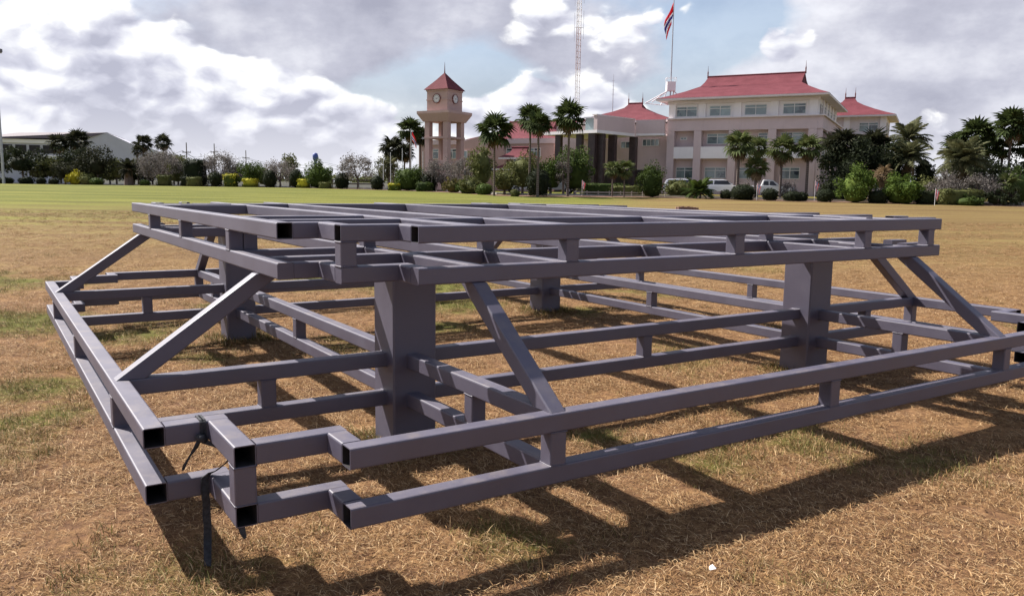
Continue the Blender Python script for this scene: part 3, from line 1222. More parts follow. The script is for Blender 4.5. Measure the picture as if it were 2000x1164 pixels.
# loop round the upper tube beside the notch tube
e = 0.006
zt, zl = ZB2 + e, ZB2 - T - e
for du in (0.0, 0.012):
    uu = 0.268 + du
    ribbon(mb, [(uu, vj, zt - 0.01), (uu, vj + 0.01, zt), (uu, 0.875 + e - 0.01, zt), (uu, 0.875 + e, zt - 0.01), (uu, 0.875 + e, zl + 0.01), (uu, 0.87, zl), (uu, vj + 0.01, zl), (uu, vj, zl + 0.01), (uu, vj, zt - 0.01)], (1, 0, 0), 0.018, 0.002)
mb.build('tie_loop', M['strap'], strap)
mb = MB()
mb.tube([(0.235, vj - 0.012, 0.615), (0.262, vj - 0.022, 0.60), (0.282, vj - 0.012, 0.585)], [0.012, 0.024, 0.014], 8)
mb.build('knot', M['strap'], strap, smooth_=True)
mb = MB()
ribbon(mb, [(0.255, vj - 0.012, 0.60), (0.235, vj - 0.02, 0.565), (0.205, vj - 0.015, 0.52), (0.185, vj + 0.01, 0.475), (0.178, vj + 0.03, 0.44)], [(1, 0, .3), (0.8, 0.4, .3), (0.6, 0.7, .2), (0.7, 0.6, 0), (0.8, 0.5, 0)], [0.02, 0.028, 0.026, 0.022, 0.012])
mb.build('loose_end', M['strap'], strap)
mb = MB()
ribbon(mb, [(0.265, vj - 0.015, 0.585), (0.30, vj - 0.03, 0.572), (0.33, vj - 0.08, 0.565)], (0, 0.4, 1), 0.022)
mb.build('cross_end', M['strap'], strap)
mb = MB()
ribbon(mb, [(0.392, 0.668, 0.570), (0.385, 0.675, 0.52), (0.362, 0.705, 0.472), (0.325, 0.745, 0.428), (0.296, 0.766, 0.412), (0.272, 0.764, 0.390), (0.268, 0.757, 0.33), (0.273, 0.752, 0.27), (0.270, 0.747, 0.21), (0.272, 0.741, 0.15), (0.266, 0.725, 0.085), (0.253, 0.675, 0.04), (0.243, 0.63, 0.022), (0.234, 0.59, 0.014)],
       [(0.3, 0.9, .2), (0.5, 0.8, .1), (0.6, 0.7, 0), (0.7, 0.6, 0), (0.8, 0.4, 0), (1, 0.15, 0), (1, 0, 0), (1, 0.12, 0), (1, -0.05, 0), (1, 0.1, 0), (0.95, 0.15, 0), (0.9, 0.25, 0), (0.85, 0.3, 0.1), (0.9, 0.2, -.1)],
       [0.022, 0.024, 0.027, 0.030, 0.034, 0.038, 0.039, 0.037, 0.040, 0.038, 0.039, 0.036, 0.034, 0.031], 0.0022)
mb.build('hanging_end', M['strap'], strap)
mb = MB()
ribbon(mb, [(0.325, 0.30, ZB1 - T - 0.002), (0.33, 0.292, ZB1 - T - 0.03), (0.338, 0.288, ZB1 - T - 0.055)], (1, 0, 0), [0.03, 0.026, 0.014])
mb.build('short_tail', M['strap'], strap)

# ------------------------------------------------------------------ buildings


def window(parent, x0, x1, z0, z1, y, side=False, cols=2, transom=True, x_at=None):
    """white framed window proud of a wall; side=True: the wall runs along local y at x=x_at"""
    w, h = x1 - x0, z1 - z0
    f = 0.07
    mb = MB()
    D = 0.05
    mb.box(0, w, -D, 0.02, 0, f).box(0, w, -D, 0.02, h - f, h).box(0, f, -D, 0.02, f, h - f).box(w - f, w, -D, 0.02, f, h - f)
    zt_ = h * 0.72 if transom else h - f
    if transom:
        mb.box(f, w - f, -D + .005, 0.015, zt_ - f / 2, zt_ + f / 2)
    for c in range(1, cols):
        xc = w * c / cols
        mb.box(xc - f / 2, xc + f / 2, -D + .002, 0.018, f, h - f)
    loc = (x0, y, z0) if not side else (x_at, x0, z0)
    wo = mb.build('window', M['frame_w'], parent, loc, (0, 0, math.pi / 2) if side else None)
    for c in range(cols):
        xa = w * c / cols + f / 2
        xb = w * (c + 1) / cols - f / 2
        MB().box(xa, xb, -0.012, 0.008, f, (zt_ - f / 2)).build('pane', M['glass'], wo)
        if transom:
            MB().box(xa, xb, -0.012, 0.008, zt_ + f / 2, h - f).build('pane', M['glass'], wo)
    return wo


ROOF_PROF = [(0, 0), (0.22, 0.16), (0.46, 0.36), (0.70, 0.59), (0.86, 0.79), (1, 1)]


def roof(parent, x0, x1, y0, y1, ze, zr, inset0, inset1, gab=0.72, finials=True, name='roof'):
    """tiled hip roof with flared eaves and a small gable at each end of the ridge"""
    D = (y1 - y0) / 2
    mb = MB()
    vs = []
    for yf, zf in ROOF_PROF:
        ef = min(1.0, yf / gab)
        xa = x0 + inset0 * ef
        xb = x1 - inset1 * ef
        ya = y0 + D * yf
        yb = y1 - D * yf
        z = ze + (zr - ze) * zf
        vs += [(xa, ya, z), (xb, ya, z), (xb, yb - (0.001 if yf == 1 else 0), z), (xa, yb - (0.001 if yf == 1 else 0), z)]
    fs = []
    n = len(ROOF_PROF)
    for i in range(n - 1):
        for k in range(4):
            k2 = (k + 1) % 4
            fs.append((4 * i + k, 4 * i + k2, 4 * i + 4 + k2, 4 * i + 4 + k))
    fs.append((4 * n - 4, 4 * n - 3, 4 * n - 2, 4 * n - 1))
    mb.add(vs, fs)
    ro = mb.build(name, M['roof'], parent)
    # eaves board and soffit
    s = MB()
    s.box(x0 + .02, x1 - .02, y0 + .02, y1 - .02, ze - 0.22, ze - 0.004)
    s.build('eaves', M['cream'], ro)
    # ridge cap and hip caps
    c = MB()
    zc = zr + 0.03
    c.tube([(x0 + inset0 - .1, (y0 + y1) / 2, zc), (x1 - inset1 + .1, (y0 + y1) / 2, zc)], 0.13, 6)
    c.build('ridge_cap', M['roof'], ro)
    if finials:
        for xx in (x0 + inset0 - .05, x1 - inset1 + .05):
            f = MB()
            ym = (y0 + y1) / 2
            f.tube([(xx, ym, zr - .1), (xx, ym, zr + .35), (xx, ym, zr + .55), (xx, ym, zr + .8), (xx, ym, zr + 1.45)], [0.10, 0.07, 0.09, 0.035, 0.012], 6)
            f.build('finial', M['finial'], ro)
    return ro


def bx(parent, name, mt, *b, x=None):
    return MB().box(*b).build(name, M[mt] if isinstance(mt, str) else mt, parent)


BRZ = -0.472
OX, OY = 34.1, 93.4


def b2w(x, y, o=(OX, OY), rz=BRZ):
    return o[0] + x * math.cos(rz) - y * math.sin(rz), o[1] + x * math.sin(rz) + y * math.cos(rz)


def w2b(X, Y):
    dx, dy = X - OX, Y - OY
    return dx * math.cos(BRZ) + dy * math.sin(BRZ), -dx * math.sin(BRZ) + dy * math.cos(BRZ)


office = empty('office_building', (OX, OY, 1.5), BRZ)
tag(office, 'three storey pink office block with red hipped roof and columned portico', 'building')
FL = -17.25
BD = 20.0
# recessed wall with openings on two lower floors, flush columns and beams in front of it
bx(office, 'wall', 'pink', FL, 0, 1.05, BD, -0.8, 9.0)
cols_x = [-0.45, -4.87, -9.39, -13.54, -16.85]
for cx_ in cols_x:
    w_ = 0.45
    bx(office, 'column', 'pink', cx_ - w_, cx_ + w_, 0, 1.04, -0.8, 7.59)
bx(office, 'beam', 'pink', FL - .05, 0.05, -0.02, 1.04, 7.6, 8.99)
bx(office, 'string_course', 'cream', FL - .15, 0.3, -0.32, 1.04, 8.993, 9.13)
for i in range(4):
    xa, xb = cols_x[i + 1] + 0.455, cols_x[i] - 0.455
    bx(office, 'balcony', 'white', xa, xb, -0.03, 0.25, 4.3, 5.7)
    bx(office, 'lintel', 'pink', xa, xb, 0.31, 1.04, 4.33, 4.6)
# third floor, set back a little
bx(office, 'upper_wall', 'white', FL + .1, -0.05, 0.35, BD, 9.133, 11.15)
for px_ in (-16.8, -13.15, -8.95, -4.75, -0.5):
    bx(office, 'pilaster', 'white', px_ - .42, px_ + .42, 0.12, 0.345, 9.133, 11.15)
bx(office, 'frieze', 'cream', FL - .1, 0.2, 0.02, 0.34, 10.78, 11.155)
for xc in (-15.05, -11.03, -6.91, -2.6):
    window(office, xc - 1.27, xc + 1.27, 9.28, 10.5, 0.34)
    bx(office, 'surround', 'white', xc - 1.42, xc + 1.42, 0.22, 0.34, 9.14, 9.26)
window(office, -15.9, -15.1, 6.6, 6.95, 1.04, transom=False)
window(office, -12.64, -10.12, 6.05, 7.3, 1.04)
window(office, -6.6, -5.5, 6.05, 7.3, 1.04, cols=1)
window(office, -4.06, -1.4, 6.05, 7.3, 1.04)
for xa, xb in ((-16.3, -14.1), (-12.75, -10.16), (-8.7, -6.3), (-3.9, -1.71)):
    window(office, xa, xb, 1.95, 3.3, 1.04)
# right hand side wall
for yc in (0.55, 5.2, 10.0, 14.8, BD - .6):
    bx(office, 'column', 'pink', 0.001, 0.55, yc - .45, yc + .45, -0.8, 7.59)
bx(office, 'beam', 'pink', 0.06, 0.6, -0.02, BD, 7.6, 8.99)
bx(office, 'string_course', 'cream', 0.31, 0.85, -0.32, BD + .3, 8.993, 9.13)
for yc in (2.9, 6.1, 9.3, 12.5, 15.7):
    window(office, yc - .8, yc + .8, 9.28, 10.5, 0, side=True, x_at=0.03)
    bx(office, 'pilaster', 'white', -0.045, 0.12, yc + 1.2, yc + 1.9, 9.133, 11.15)
for yc in (2.9, 7.6, 12.4, 17.0):
    window(office, yc - 1.1, yc + 1.1, 6.05, 7.3, 0, side=True, x_at=0.05)
    window(office, yc - 1.1, yc + 1.1, 1.95, 3.3, 0, side=True, x_at=0.05)
    bx(office, 'balcony', 'cream', 0.30, 0.5, yc - 1.8, yc + 1.8, 4.3, 5.7)
roof(office, FL - 1.3, 1.2, -1.2, BD + 1.2, 11.4, 15.15, 3.5, 4.2)

# middle part behind the portico
bx(office, 'middle_wall', 'pink', -33, FL - .06, 2.0, 18, -0.8, 8.7)
window(office, -23.92, -22.61, 5.7, 6.6, 1.99, cols=2, transom=False)
window(office, -21.05, -18.85, 5.95, 6.85, 1.99, cols=4, transom=False)
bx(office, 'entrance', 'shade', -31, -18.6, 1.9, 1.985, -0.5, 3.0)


def wpt(px_, y_):
    X = at(px_, y_, 262)[0]
    return w2b(X, y_)


PL, PN, PM, PB = wpt(1060, 101.5), wpt(1166, 96), wpt(1240, 101.8), wpt(1148, 109.0)
MB().prism([PL, PN, PM, PB], 6.95, 7.30).build('portico_slab', M['white'], office)


def wall_strip(name, mt, p, q, th, z0, z1):
    d = Vector((q[0] - p[0], q[1] - p[1], 0)).normalized()
    n_ = Vector((-d.y, d.x, 0)) * th
    MB().prism([(p[0], p[1]), (q[0], q[1]), (q[0] + n_.x, q[1] + n_.y), (p[0] + n_.x, p[1] + n_.y)], z0, z1).build(name, M[mt], office)


wall_strip('portico_parapet', 'pink', PN, PM, 0.5, 7.304, 8.95)
wall_strip('portico_cornice', 'cream', (PN[0] - .05, PN[1] - .08), (PM[0] + .05, PM[1] - .08), 0.65, 8.954, 9.08)
wall_strip('link_parapet', 'pink', (PM[0] + .1, PM[1] + .02), (FL - .1, PM[1] + .3), 0.5, 7.3, 8.95)
wall_strip('link_soffit', 'white', (PM[0] + .1, PM[1] + .02), (FL - .1, PM[1] + .3), 2.2, 7.05, 7.296)
ca, cb = wpt(1143, 98.5), wpt(1160, 97.6)
cc, cd = wpt(1190, 104), wpt(1165, 106)
MB().prism([ca, cb, cc, cd], 7.305, 8.75).build('clerestory', M['glass'], office)
MB().prism([wpt(1139, 98.2), wpt(1161, 97.2), wpt(1192, 104.2), wpt(1164, 106.5)], 8.754, 8.9).build('clerestory_roof', M['galv'], office)
for px_, y_, w_ in ((1158, 97.2, .42), (1175, 97.7, .40), (1197, 99.4, .42), (1238, 102.3, .42), (1133, 99.3, .36), (1092, 101.0, .36), (1172, 104, .36)):
    p = wpt(px_, y_)
    bx(office, 'portico_column', 'dark', p[0] - w_, p[0] + w_, p[1] - w_, p[1] + w_, -0.7, 6.94)
roof(office, -32.0, FL + .5, 0.9, 15.1, 9.1, 11.9, 6.9, 6.5, gab=0.9, name='middle_roof')

# right wing behind
RO = b2w(5.8, 25.2)
wing = empty('side_wing', (RO[0], RO[1], 1.5), BRZ)
tag(wing, 'red roofed rear wing of the offices rising behind dark palms', 'building')
bx(wing, 'wall', 'cream', -12, 0, 0, 10, -0.8, 10.9)
bx(wing, 'string_course', 'cream', -12.2, 0.25, -0.25, 10.2, 8.4, 8.6)
for px_ in (-5.0, -.35):
    bx(wing, 'pilaster', 'white', px_ - .4, px_ + .4, -0.2, -0.001, 8.61, 10.9)
window(wing, -3.4, -0.96, 8.85, 10.1, -0.02)
for yc in (2.5, 6.0):
    window(wing, yc - .8, yc + .8, 8.85, 10.1, 0, side=True, x_at=0.07)
roof(wing, -12.0, 1.2, -1.2, 11, 11.05, 14.0, 6.2, 5.8, gab=0.92)

# pink wing to the left of the portico
LO = b2w(-34.2, 4.0)
lw = empty('left_wing', (LO[0], LO[1], 1.5), BRZ)
tag(lw, 'low pink wing with red roof between the clock tower and portico', 'building')
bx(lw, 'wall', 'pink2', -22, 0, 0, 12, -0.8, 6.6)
bx(lw, 'parapet', 'pink', -22.2, 0.2, -0.2, 0.3, 6.604, 7.3)
for xa in (-20.5, -17.2, -13.9, -10.6, -7.3, -4.0):
    window(lw, xa, xa + 2.0, 4.6, 6.0, -0.02)
    window(lw, xa, xa + 2.0, 1.2, 2.8, -0.02)
roof(lw, -14.5, 1.2, 1.0, 13.4, 7.4, 10.2, 4, 4, finials=False)

# step-fronted block beside the tower
x, y, z = at(921, 109)
sb = empty('stepped_block', (x, y, z), math.radians(-32))
tag(sb, 'plain brown pink block with a sloping top right beside the clock tower', 'building')
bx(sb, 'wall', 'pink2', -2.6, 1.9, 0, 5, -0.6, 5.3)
mb = MB()
mb.add([(-2.5, 0.1, 5.304), (1.8, 0.1, 5.304), (1.8, 4.9, 5.304), (-2.5, 4.9, 5.304), (-2.5, 0.1, 6.1), (1.8, 0.1, 7.2), (1.8, 4.9, 7.2), (-2.5, 4.9, 6.1)],
       [(0, 3, 2, 1), (4, 5, 6, 7), (0, 1, 5, 4), (1, 2, 6, 5), (2, 3, 7, 6), (3, 0, 4, 7)])
mb.build('parapet', M['pink2'], sb)
for xa, z0 in ((-1.6, 4.2), (-1.2, 1.8), (0.4, 2.0)):
    window(sb, xa, xa + 0.9, z0, z0 + 1.0, -0.02, cols=1, transom=False)

# small red roofed pavilion in front of the left wing
x, y, z = at(1012, 101)
pv = empty('pavilion', (x, y, z), math.radians(-20))
tag(pv, 'small pavilion with a two tier dark red roof among the shrubs', 'pavilion')
bx(pv, 'wall', 'pink2', -2.0, 2.0, -1.2, 2.4, -0.4, 2.6)
roof(pv, -3.0, 3.0, -2.2, 3.4, 2.7, 3.7, 1.4, 1.4, finials=False, name='lower_roof')
bx(pv, 'upper_wall', 'pink2', -1.2, 1.2, -.5, 1.7, 3.2, 4.0)
window(pv, -.5, .5, 3.5, 3.95, -.52, cols=2, transom=False)
roof(pv, -2.1, 2.1, -1.5, 2.7, 4.05, 5.3, 1.1, 1.1, finials=False, name='upper_roof')

# clock tower
x, y, z = at(868, 103)
ct = empty('clock_tower', (x, y, z), math.radians(-32))
tag(ct, 'brown pink clock tower on open columns with a red pyramid roof', 'clock tower')
H = 1.55
for sx in (-1, 1):
    for sy in (-1, 1):
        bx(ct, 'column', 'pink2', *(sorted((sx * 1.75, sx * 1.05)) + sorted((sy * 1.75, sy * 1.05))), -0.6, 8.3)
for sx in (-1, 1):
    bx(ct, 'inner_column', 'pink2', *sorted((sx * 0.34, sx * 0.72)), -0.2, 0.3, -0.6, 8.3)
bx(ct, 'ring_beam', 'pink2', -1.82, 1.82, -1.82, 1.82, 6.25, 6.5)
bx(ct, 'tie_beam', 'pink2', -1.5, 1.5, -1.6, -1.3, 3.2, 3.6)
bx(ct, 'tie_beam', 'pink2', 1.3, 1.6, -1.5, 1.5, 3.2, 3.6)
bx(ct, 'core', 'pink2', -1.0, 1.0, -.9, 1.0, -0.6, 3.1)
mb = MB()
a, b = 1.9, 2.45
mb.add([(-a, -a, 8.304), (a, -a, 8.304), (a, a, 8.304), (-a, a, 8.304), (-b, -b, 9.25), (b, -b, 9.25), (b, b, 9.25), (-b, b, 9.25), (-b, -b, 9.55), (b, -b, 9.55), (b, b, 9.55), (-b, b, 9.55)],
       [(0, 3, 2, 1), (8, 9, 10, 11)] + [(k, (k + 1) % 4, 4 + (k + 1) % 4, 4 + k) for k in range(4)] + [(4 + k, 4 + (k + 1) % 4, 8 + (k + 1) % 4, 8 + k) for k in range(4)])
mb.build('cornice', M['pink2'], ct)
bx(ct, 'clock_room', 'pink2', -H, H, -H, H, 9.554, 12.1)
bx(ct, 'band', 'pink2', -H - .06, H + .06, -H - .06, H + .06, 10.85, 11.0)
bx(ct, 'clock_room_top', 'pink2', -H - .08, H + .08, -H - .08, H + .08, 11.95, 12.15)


def disc(mb, cx, cz, r, y, th, n=24, ri=0.0):
    if ri <= 0:
        mb.add([(cx + r * math.cos(2 * math.pi * k / n), y, cz + r * math.sin(2 * math.pi * k / n)) for k in range(n)] + [(cx + r * math.cos(2 * math.pi * k / n), y - th, cz + r * math.sin(2 * math.pi * k / n)) for k in range(n)],
               [tuple(range(n, 2 * n))] + [(k, (k + 1) % n, n + (k + 1) % n, n + k) for k in range(n)])
    else:
        vs = []
        for q, yy in ((r, y), (r, y - th), (ri, y - th), (ri, y)):
            vs += [(cx + q * math.cos(2 * math.pi * k / n), yy, cz + q * math.sin(2 * math.pi * k / n)) for k in range(n)]
        mb.add(vs, [(j * n + k, j * n + (k + 1) % n, (j + 1) * n + (k + 1) % n, (j + 1) * n + k) for j in range(3) for k in range(n)])
    return mb


for rz in (0, math.pi / 2):
    co = disc(MB(), 0, 11.05, 0.50, -H - .065, 0.05).build('clock_face', M['clock'], ct, (0, 0, 0), (0, 0, rz))
    disc(MB(), 0, 11.05, 0.58, -H - .002, 0.14, ri=0.503).build('clock_rim', M['finial'], co)
    mb = MB()
    for k in range(12):
        a = k * math.pi / 6
        r0, r1 = 0.36, 0.46
        ca, sa = math.sin(a), math.cos(a)
        w = 0.03
        mb.add([(ca * r0 - sa * w, -H - .122, 11.05 + sa * r0 + ca * w), (ca * r0 + sa * w, -H - .122, 11.05 + sa * r0 - ca * w), (ca * r1 + sa * w, -H - .122, 11.05 + sa * r1 - ca * w), (ca * r1 - sa * w, -H - .122, 11.05 + sa * r1 + ca * w)], [(0, 1, 2, 3)])
    mb.build('hour_marks', M['dark'], co)
    for L, a in ((0.27, math.radians(283)), (0.40, math.radians(84))):
        ca, sa = math.sin(a), math.cos(a)
        w = 0.035
        MB().add([(-sa * w - ca * .06, -H - .128, 11.05 + ca * w - sa * .06), (sa * w - ca * .06, -H - .128, 11.05 - ca * w - sa * .06), (ca * L, -H - .128, 11.05 + sa * L)], [(0, 1, 2)]).build('clock_hand', M['dark'], co)
mb = MB()
e = H + 0.30
mb.add([(-e, -e, 12.16), (e, -e, 12.16), (e, e, 12.16), (-e, e, 12.16), (-.75, -.75, 13.4), (.75, -.75, 13.4), (.75, .75, 13.4), (-.75, .75, 13.4), (0, 0, 14.35)],
       [(0, 3, 2, 1)] + [(k, (k + 1) % 4, 4 + (k + 1) % 4, 4 + k) for k in range(4)] + [(4 + k, 4 + (k + 1) % 4, 8) for k in range(4)])
ro = mb.build('roof', M['roof'], ct)
MB().tube([(0, 0, 14.2), (0, 0, 14.6), (0, 0, 15.6)], [0.10, 0.06, 0.015], 6).build('finial', M['finial'], ro)

# long grey hall far left
x, y, z = at(168, 158)
gy = empty('sports_hall', (x, y, z), math.radians(18))
tag(gy, 'long grey hall with a shallow brown roof behind the trees far left', 'building')
# gable end faces the camera to the right, long windowed side to the left
Lh, Wd = 17.0, 10.0
mb = MB()
hv = [(0, 0, -1), (Wd, 0, -1), (Wd, 0, 7.6), (Wd - 1.2, 0, 7.7), (Wd * .42, 0, 9.9), (0, 0, 8.6)]
nv = len(hv)
mb.add(hv + [(p[0], 24, p[2]) for p in hv], [tuple(range(nv)), tuple(range(2 * nv - 1, nv - 1, -1))] + [(i, nv + i, nv + (i + 1) % nv, (i + 1) % nv) for i in range(nv)])
mb.build('gable_wall', M['gym'], gy)
bx(gy, 'annex_wall', 'gym', Wd + .01, Wd + 1.6, 0.5, 20, -1, 7.2)
bx(gy, 'side_wall', 'gym', -Lh, -.01, 0.3, 24, -1, 8.2)
bx(gy, 'fascia', 'white', -Lh - .1, -.01, 0.0, 0.29, 7.55, 8.25)
bx(gy, 'sill_band', 'white', -Lh - .1, -.01, 0.05, 0.29, 3.2, 5.4)
for k in range(7):
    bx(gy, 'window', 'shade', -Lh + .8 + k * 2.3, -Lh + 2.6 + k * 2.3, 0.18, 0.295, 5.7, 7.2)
mb = MB()
mb.add([(-Lh - .4, -.5, 8.26), (0.2, -.5, 8.62), (Wd * .42, 0.0, 9.95), (-Lh + 3.6, 10, 9.95), (Wd * .42, 24, 9.95), (-Lh - .4, 24, 8.3)], [(0, 1, 2, 3), (3, 2, 4), (0, 3, 5), (3, 4, 5)])
mb.build('roof', M['gymroof'], gy)

# ------------------------------------------------------------------ masts, poles, flags, cables


def pole(name, px, y, top_py, r, mt, label, cat, group=None, r2=None):
    x, yy, z = at(px, y)
    zt_ = zat(px, top_py, y)
    o = MB().tube([(0, 0, -.3), (0, 0, (zt_ - z) * .5), (0, 0, zt_ - z)], [r, (r + (r2 or r)) / 2, r2 or r], 8).build(name, M[mt], None, (x, y, z))
    tag(o, label, cat, group)
    return o, zt_ - z


# lattice radio mast behind the offices
x, y, z = at(1123, 135)
H_ = 52.0
mast = empty('radio_mast', (x, y, z))
tag(mast, 'tall thin red and white lattice radio mast rising out of the picture', 'radio mast')
W_ = 0.40
for seg in range(8):
    mb = MB()
    z0, z1 = H_ * seg / 8, H_ * (seg + 1) / 8
    ang = [math.radians(a) for a in (90, 210, 330)]
    c = [(W_ * math.cos(a), W_ * math.sin(a)) for a in ang]
    for p in c:
        mb.tube([(*p, z0), (*p, z1)], 0.055, 5)
    nb = 7
    for k in range(nb):
        za, zb_ = z0 + (z1 - z0) * k / nb, z0 + (z1 - z0) * (k + 1) / nb
        for i in range(3):
            p, q = c[i], c[(i + 1) % 3]
            mb.tube([(*p, za), (*q, zb_)], 0.025, 4, False)
            mb.tube([(*p, za), (*q, za)], 0.025, 4, False)
    mb.build('mast_section', M['mast_r'] if seg % 2 else M['mast_w'], mast)
mb = MB()
for zz, s in ((26, .9), (31.5, .8)):
    mb.tube([(-.7, -.3, zz - 2.2), (-.7, -.3, zz + 2.2)], 0.03, 5)
    mb.tube([(-.7, -.3, zz), (0, 0, zz)], 0.03, 5)
    mb.tube([(.75, -.2, zz - 1.8), (.75, -.2, zz + 2.6)], 0.03, 5)
    mb.tube([(.75, -.2, zz), (0, 0, zz)], 0.03, 5)
mb.build('dipole_antenna', M['galv'], mast)

x, y, z = at(1192, 120)
an = MB().tube([(0, 0, 6), (0, 0, zat(1192, 180, 120) - z), (0, 0, zat(1192, 146, 120) - z)], [0.07, 0.05, 0.02], 6)
for k in range(4):
    zz = zat(1192, 158 + 9 * k, 120) - z
    an.tube([(-.22, 0, zz), (.22, 0, zz)], 0.015, 4)
an = an.build('whip_antenna', M['galv'], None, (x, y, z))
tag(an, 'thin whip antenna standing above the middle red roof', 'antenna')

# roof flagpole with its stand and the national flag hanging down
fx, fy = at(1310, 108, 170)[:2]
base_z = 1.5 + 11.9
fp = empty('roof_flagpole', (fx, fy, base_z))
tag(fp, 'tall flagpole on a white box stand on the office roof', 'flagpole')
MB().box(-.55, .55, -.5, .5, 1.3, 2.45).build('stand_box', M['white'], fp)
mb = MB()
for a, b, h in ((-3.4, -1.2, -0.4), (-1.4, -1.2, -0.6), (1.9, -1.0, -.4), (.4, 1.2, -.5), (-2.2, 1.0, 0)):
    mb.tube([(a, b, h), (max(-.5, min(.5, a)), 0, 1.25)], 0.07, 6)
mb.tube([(-3.4, -1.2, -.4), (-1.4, -1.2, -.6), (1.9, -1.0, -.4)], 0.05, 6)
mb.build('stand_leg', M['white'], fp)
MB().tube([(0, 0, -1.0), (0, 0, 6), (0, 0, 15.5)], [0.10, 0.075, 0.05], 8).build('pole', M['galv'], fp)
mb = MB()
for s in (-.6, .6):
    mb.tube([(s, -.55, 2.45), (s, -.55, 2.95)], 0.03, 5)
    mb.tube([(s, .55, 2.45), (s, .55, 2.95)], 0.03, 5)
mb.tube([(-.6, -.55, 2.95), (.6, -.55, 2.95), (.6, .55, 2.95), (-.6, .55, 2.95), (-.6, -.55, 2.95)], 0.025, 5)
mb.build('stand_rail', M['white'], fp)


def hung_flag(loc, hoist, fly, label, drop=0.9, lean=0.34, seed=0, group=None, face=-1):
    """flag hanging in folds from its pole; five stripes, each a part"""
    fo = empty('flag', loc)
    tag(fo, label, 'flag', group)
    bands = ((0, .36, 'flag_r'), (.36, .5, 'flag_w'), (.5, .72, 'flag_b'), (.72, .86, 'flag_w'), (.86, 1, 'flag_r'))
    nf = 9
    for a0, a1, mt in bands:
        vs = []
        fs = []
        na = 3
        for i in range(na + 1):
            a = a0 + (a1 - a0) * i / na
            for k in range(nf + 1):
                b = k / nf
                xx = face * (lean * fly * b + 0.03)
                yy = 0.09 * hoist * math.sin(7.5 * b + 4.0 * a + seed) * (0.25 + b)
                zz = -hoist * a - fly * drop * b * (0.75 + 0.25 * b)
                vs.append((xx + 0.05 * hoist * math.sin(5 * a + 3 * b + seed), yy, zz))
        for i in range(na):
            for k in range(nf):
                fs.append((i * (nf + 1) + k, i * (nf + 1) + k + 1, (i + 1) * (nf + 1) + k + 1, (i + 1) * (nf + 1) + k))
        so = MB().add(vs, fs).build('stripe', M[mt], fo, smooth_=True)
        sm = so.modifiers.new('cloth', 'SOLIDIFY')
        sm.thickness = 0.01
    return fo


hung_flag((fx - .05, fy, zat(1321, 6, fy)), 2.7, 2.2, 'red white and blue striped flag drooping from the roof flagpole', 0.92, 0.42)

# white flagpoles beside the clock tower
for i, (px_, yy, top, lab) in enumerate(((803, 96, 252, 'white flagpole carrying a flag beside the clock tower'), (786, 97, 290, 'bare white pole left of the flag by the tower'),
                                         (763, 99, 298, 'bare white pole in front of the leftmost palms by the tower'), (826, 97, 296, 'bare white pole just left of the clock tower columns'),
                                         (749, 98, 305, 'bare white pole farthest left of the tower, before the pale feathery tree'))):
    pole('flagpole', px_, yy, top, 0.05, 'mast_w', lab, 'flagpole', 'white poles beside the clock tower', 0.03)
x, y, z = at(804, 96)
hung_flag((x + .03, y, zat(804, 258, 96)), 1.0, 1.25, 'small striped flag hanging from the pole beside the tower', 0.75, 0.40, 2.0, face=1)


def small_flag(px_, y, top, base_h, label, mats=('flag_r', 'flag_w', 'flag_b', 'flag_w', 'flag_r'), hh=0.7):
    x, yy, z = at(px_, y)
    zt_ = zat(px_, top, y)
    p = MB().tube([(0, 0, -.2), (0, 0, zt_ - z)], 0.02, 6).build('flag_stick', M['mast_w'], None, (x, y, z))
    tag(p, 'thin white stick ' + label.split(' stick ')[1], 'pole')
    fo = empty('flag', (x, y, zt_ - .03))
    tag(fo, label, 'flag')
    n = len(mats)
    # hangs limp: bands run down the cloth
    for i, mt in enumerate(mats):
        w = 0.30
        x0, x1 = 0.02 + w * i / n, 0.02 + w * (i + 1) / n
        vs = []
        fs = []
        for k in range(6):
            b = k / 5
            for xx in (x0, x1):
                vs.append((xx * (1 - .35 * b), 0.06 * math.sin(20 * xx + 3 * b), -hh * b - xx * .9))
        for k in range(5):
            fs.append((2 * k, 2 * k + 1, 2 * k + 3, 2 * k + 2))
        so = MB().add(vs, fs).build('stripe', M[mt], fo, smooth_=True)
        so.modifiers.new('cloth', 'SOLIDIFY').thickness = 0.008


small_flag(1479, 73.0, 358, 0, 'small striped flag on a stick between the pickup and the clipped balls')
small_flag(1592, 74.0, 352, 0, 'small striped flag on a stick at the foot of the corner column')
small_flag(1708, 70.5, 356, 0, 'pale striped flag on a stick behind the dark ball by bright shrubs', ('flag_w', 'flag_b', 'flag_w'))
small_flag(1828, 66.0, 368, 0, 'pink flag on a stick at the end of the dark hedge', ('pinkcloth', 'flag_w', 'pinkcloth'))
small_flag(1137, 80.0, 352, 0, 'pink flag on a stick in front of the portico', ('pinkcloth', 'flag_w', 'pinkcloth'))

# floodlight mast, far left
x, y, z = at(8, 112)
fl = empty('floodlight_mast', (x, y, z))
tag(fl, 'tall floodlight mast at the left edge of the field', 'floodlight')
ht = zat(3, 104, 112) - z
MB().tube([(0, 0, -.4), (0, 0, ht * .5), (0, 0, ht)], [0.20, 0.15, 0.10], 8).build('pole', M['galv'], fl)
MB().box(-.9, .9, -.06, .06, ht - .05, ht + .08).build('cross_arm', M['galv'], fl)
for s in (-.7, 0.0, .7):
    l_ = MB().box(s - .26, s + .26, -.4, .1, ht - .02 + .11, ht + .50).build('lamp_head', M['cardark'], fl)
    MB().box(s - .2, s + .2, -.42, -.402, ht + .14, ht + .44).build('lamp_glass', M['lamp'], l_)

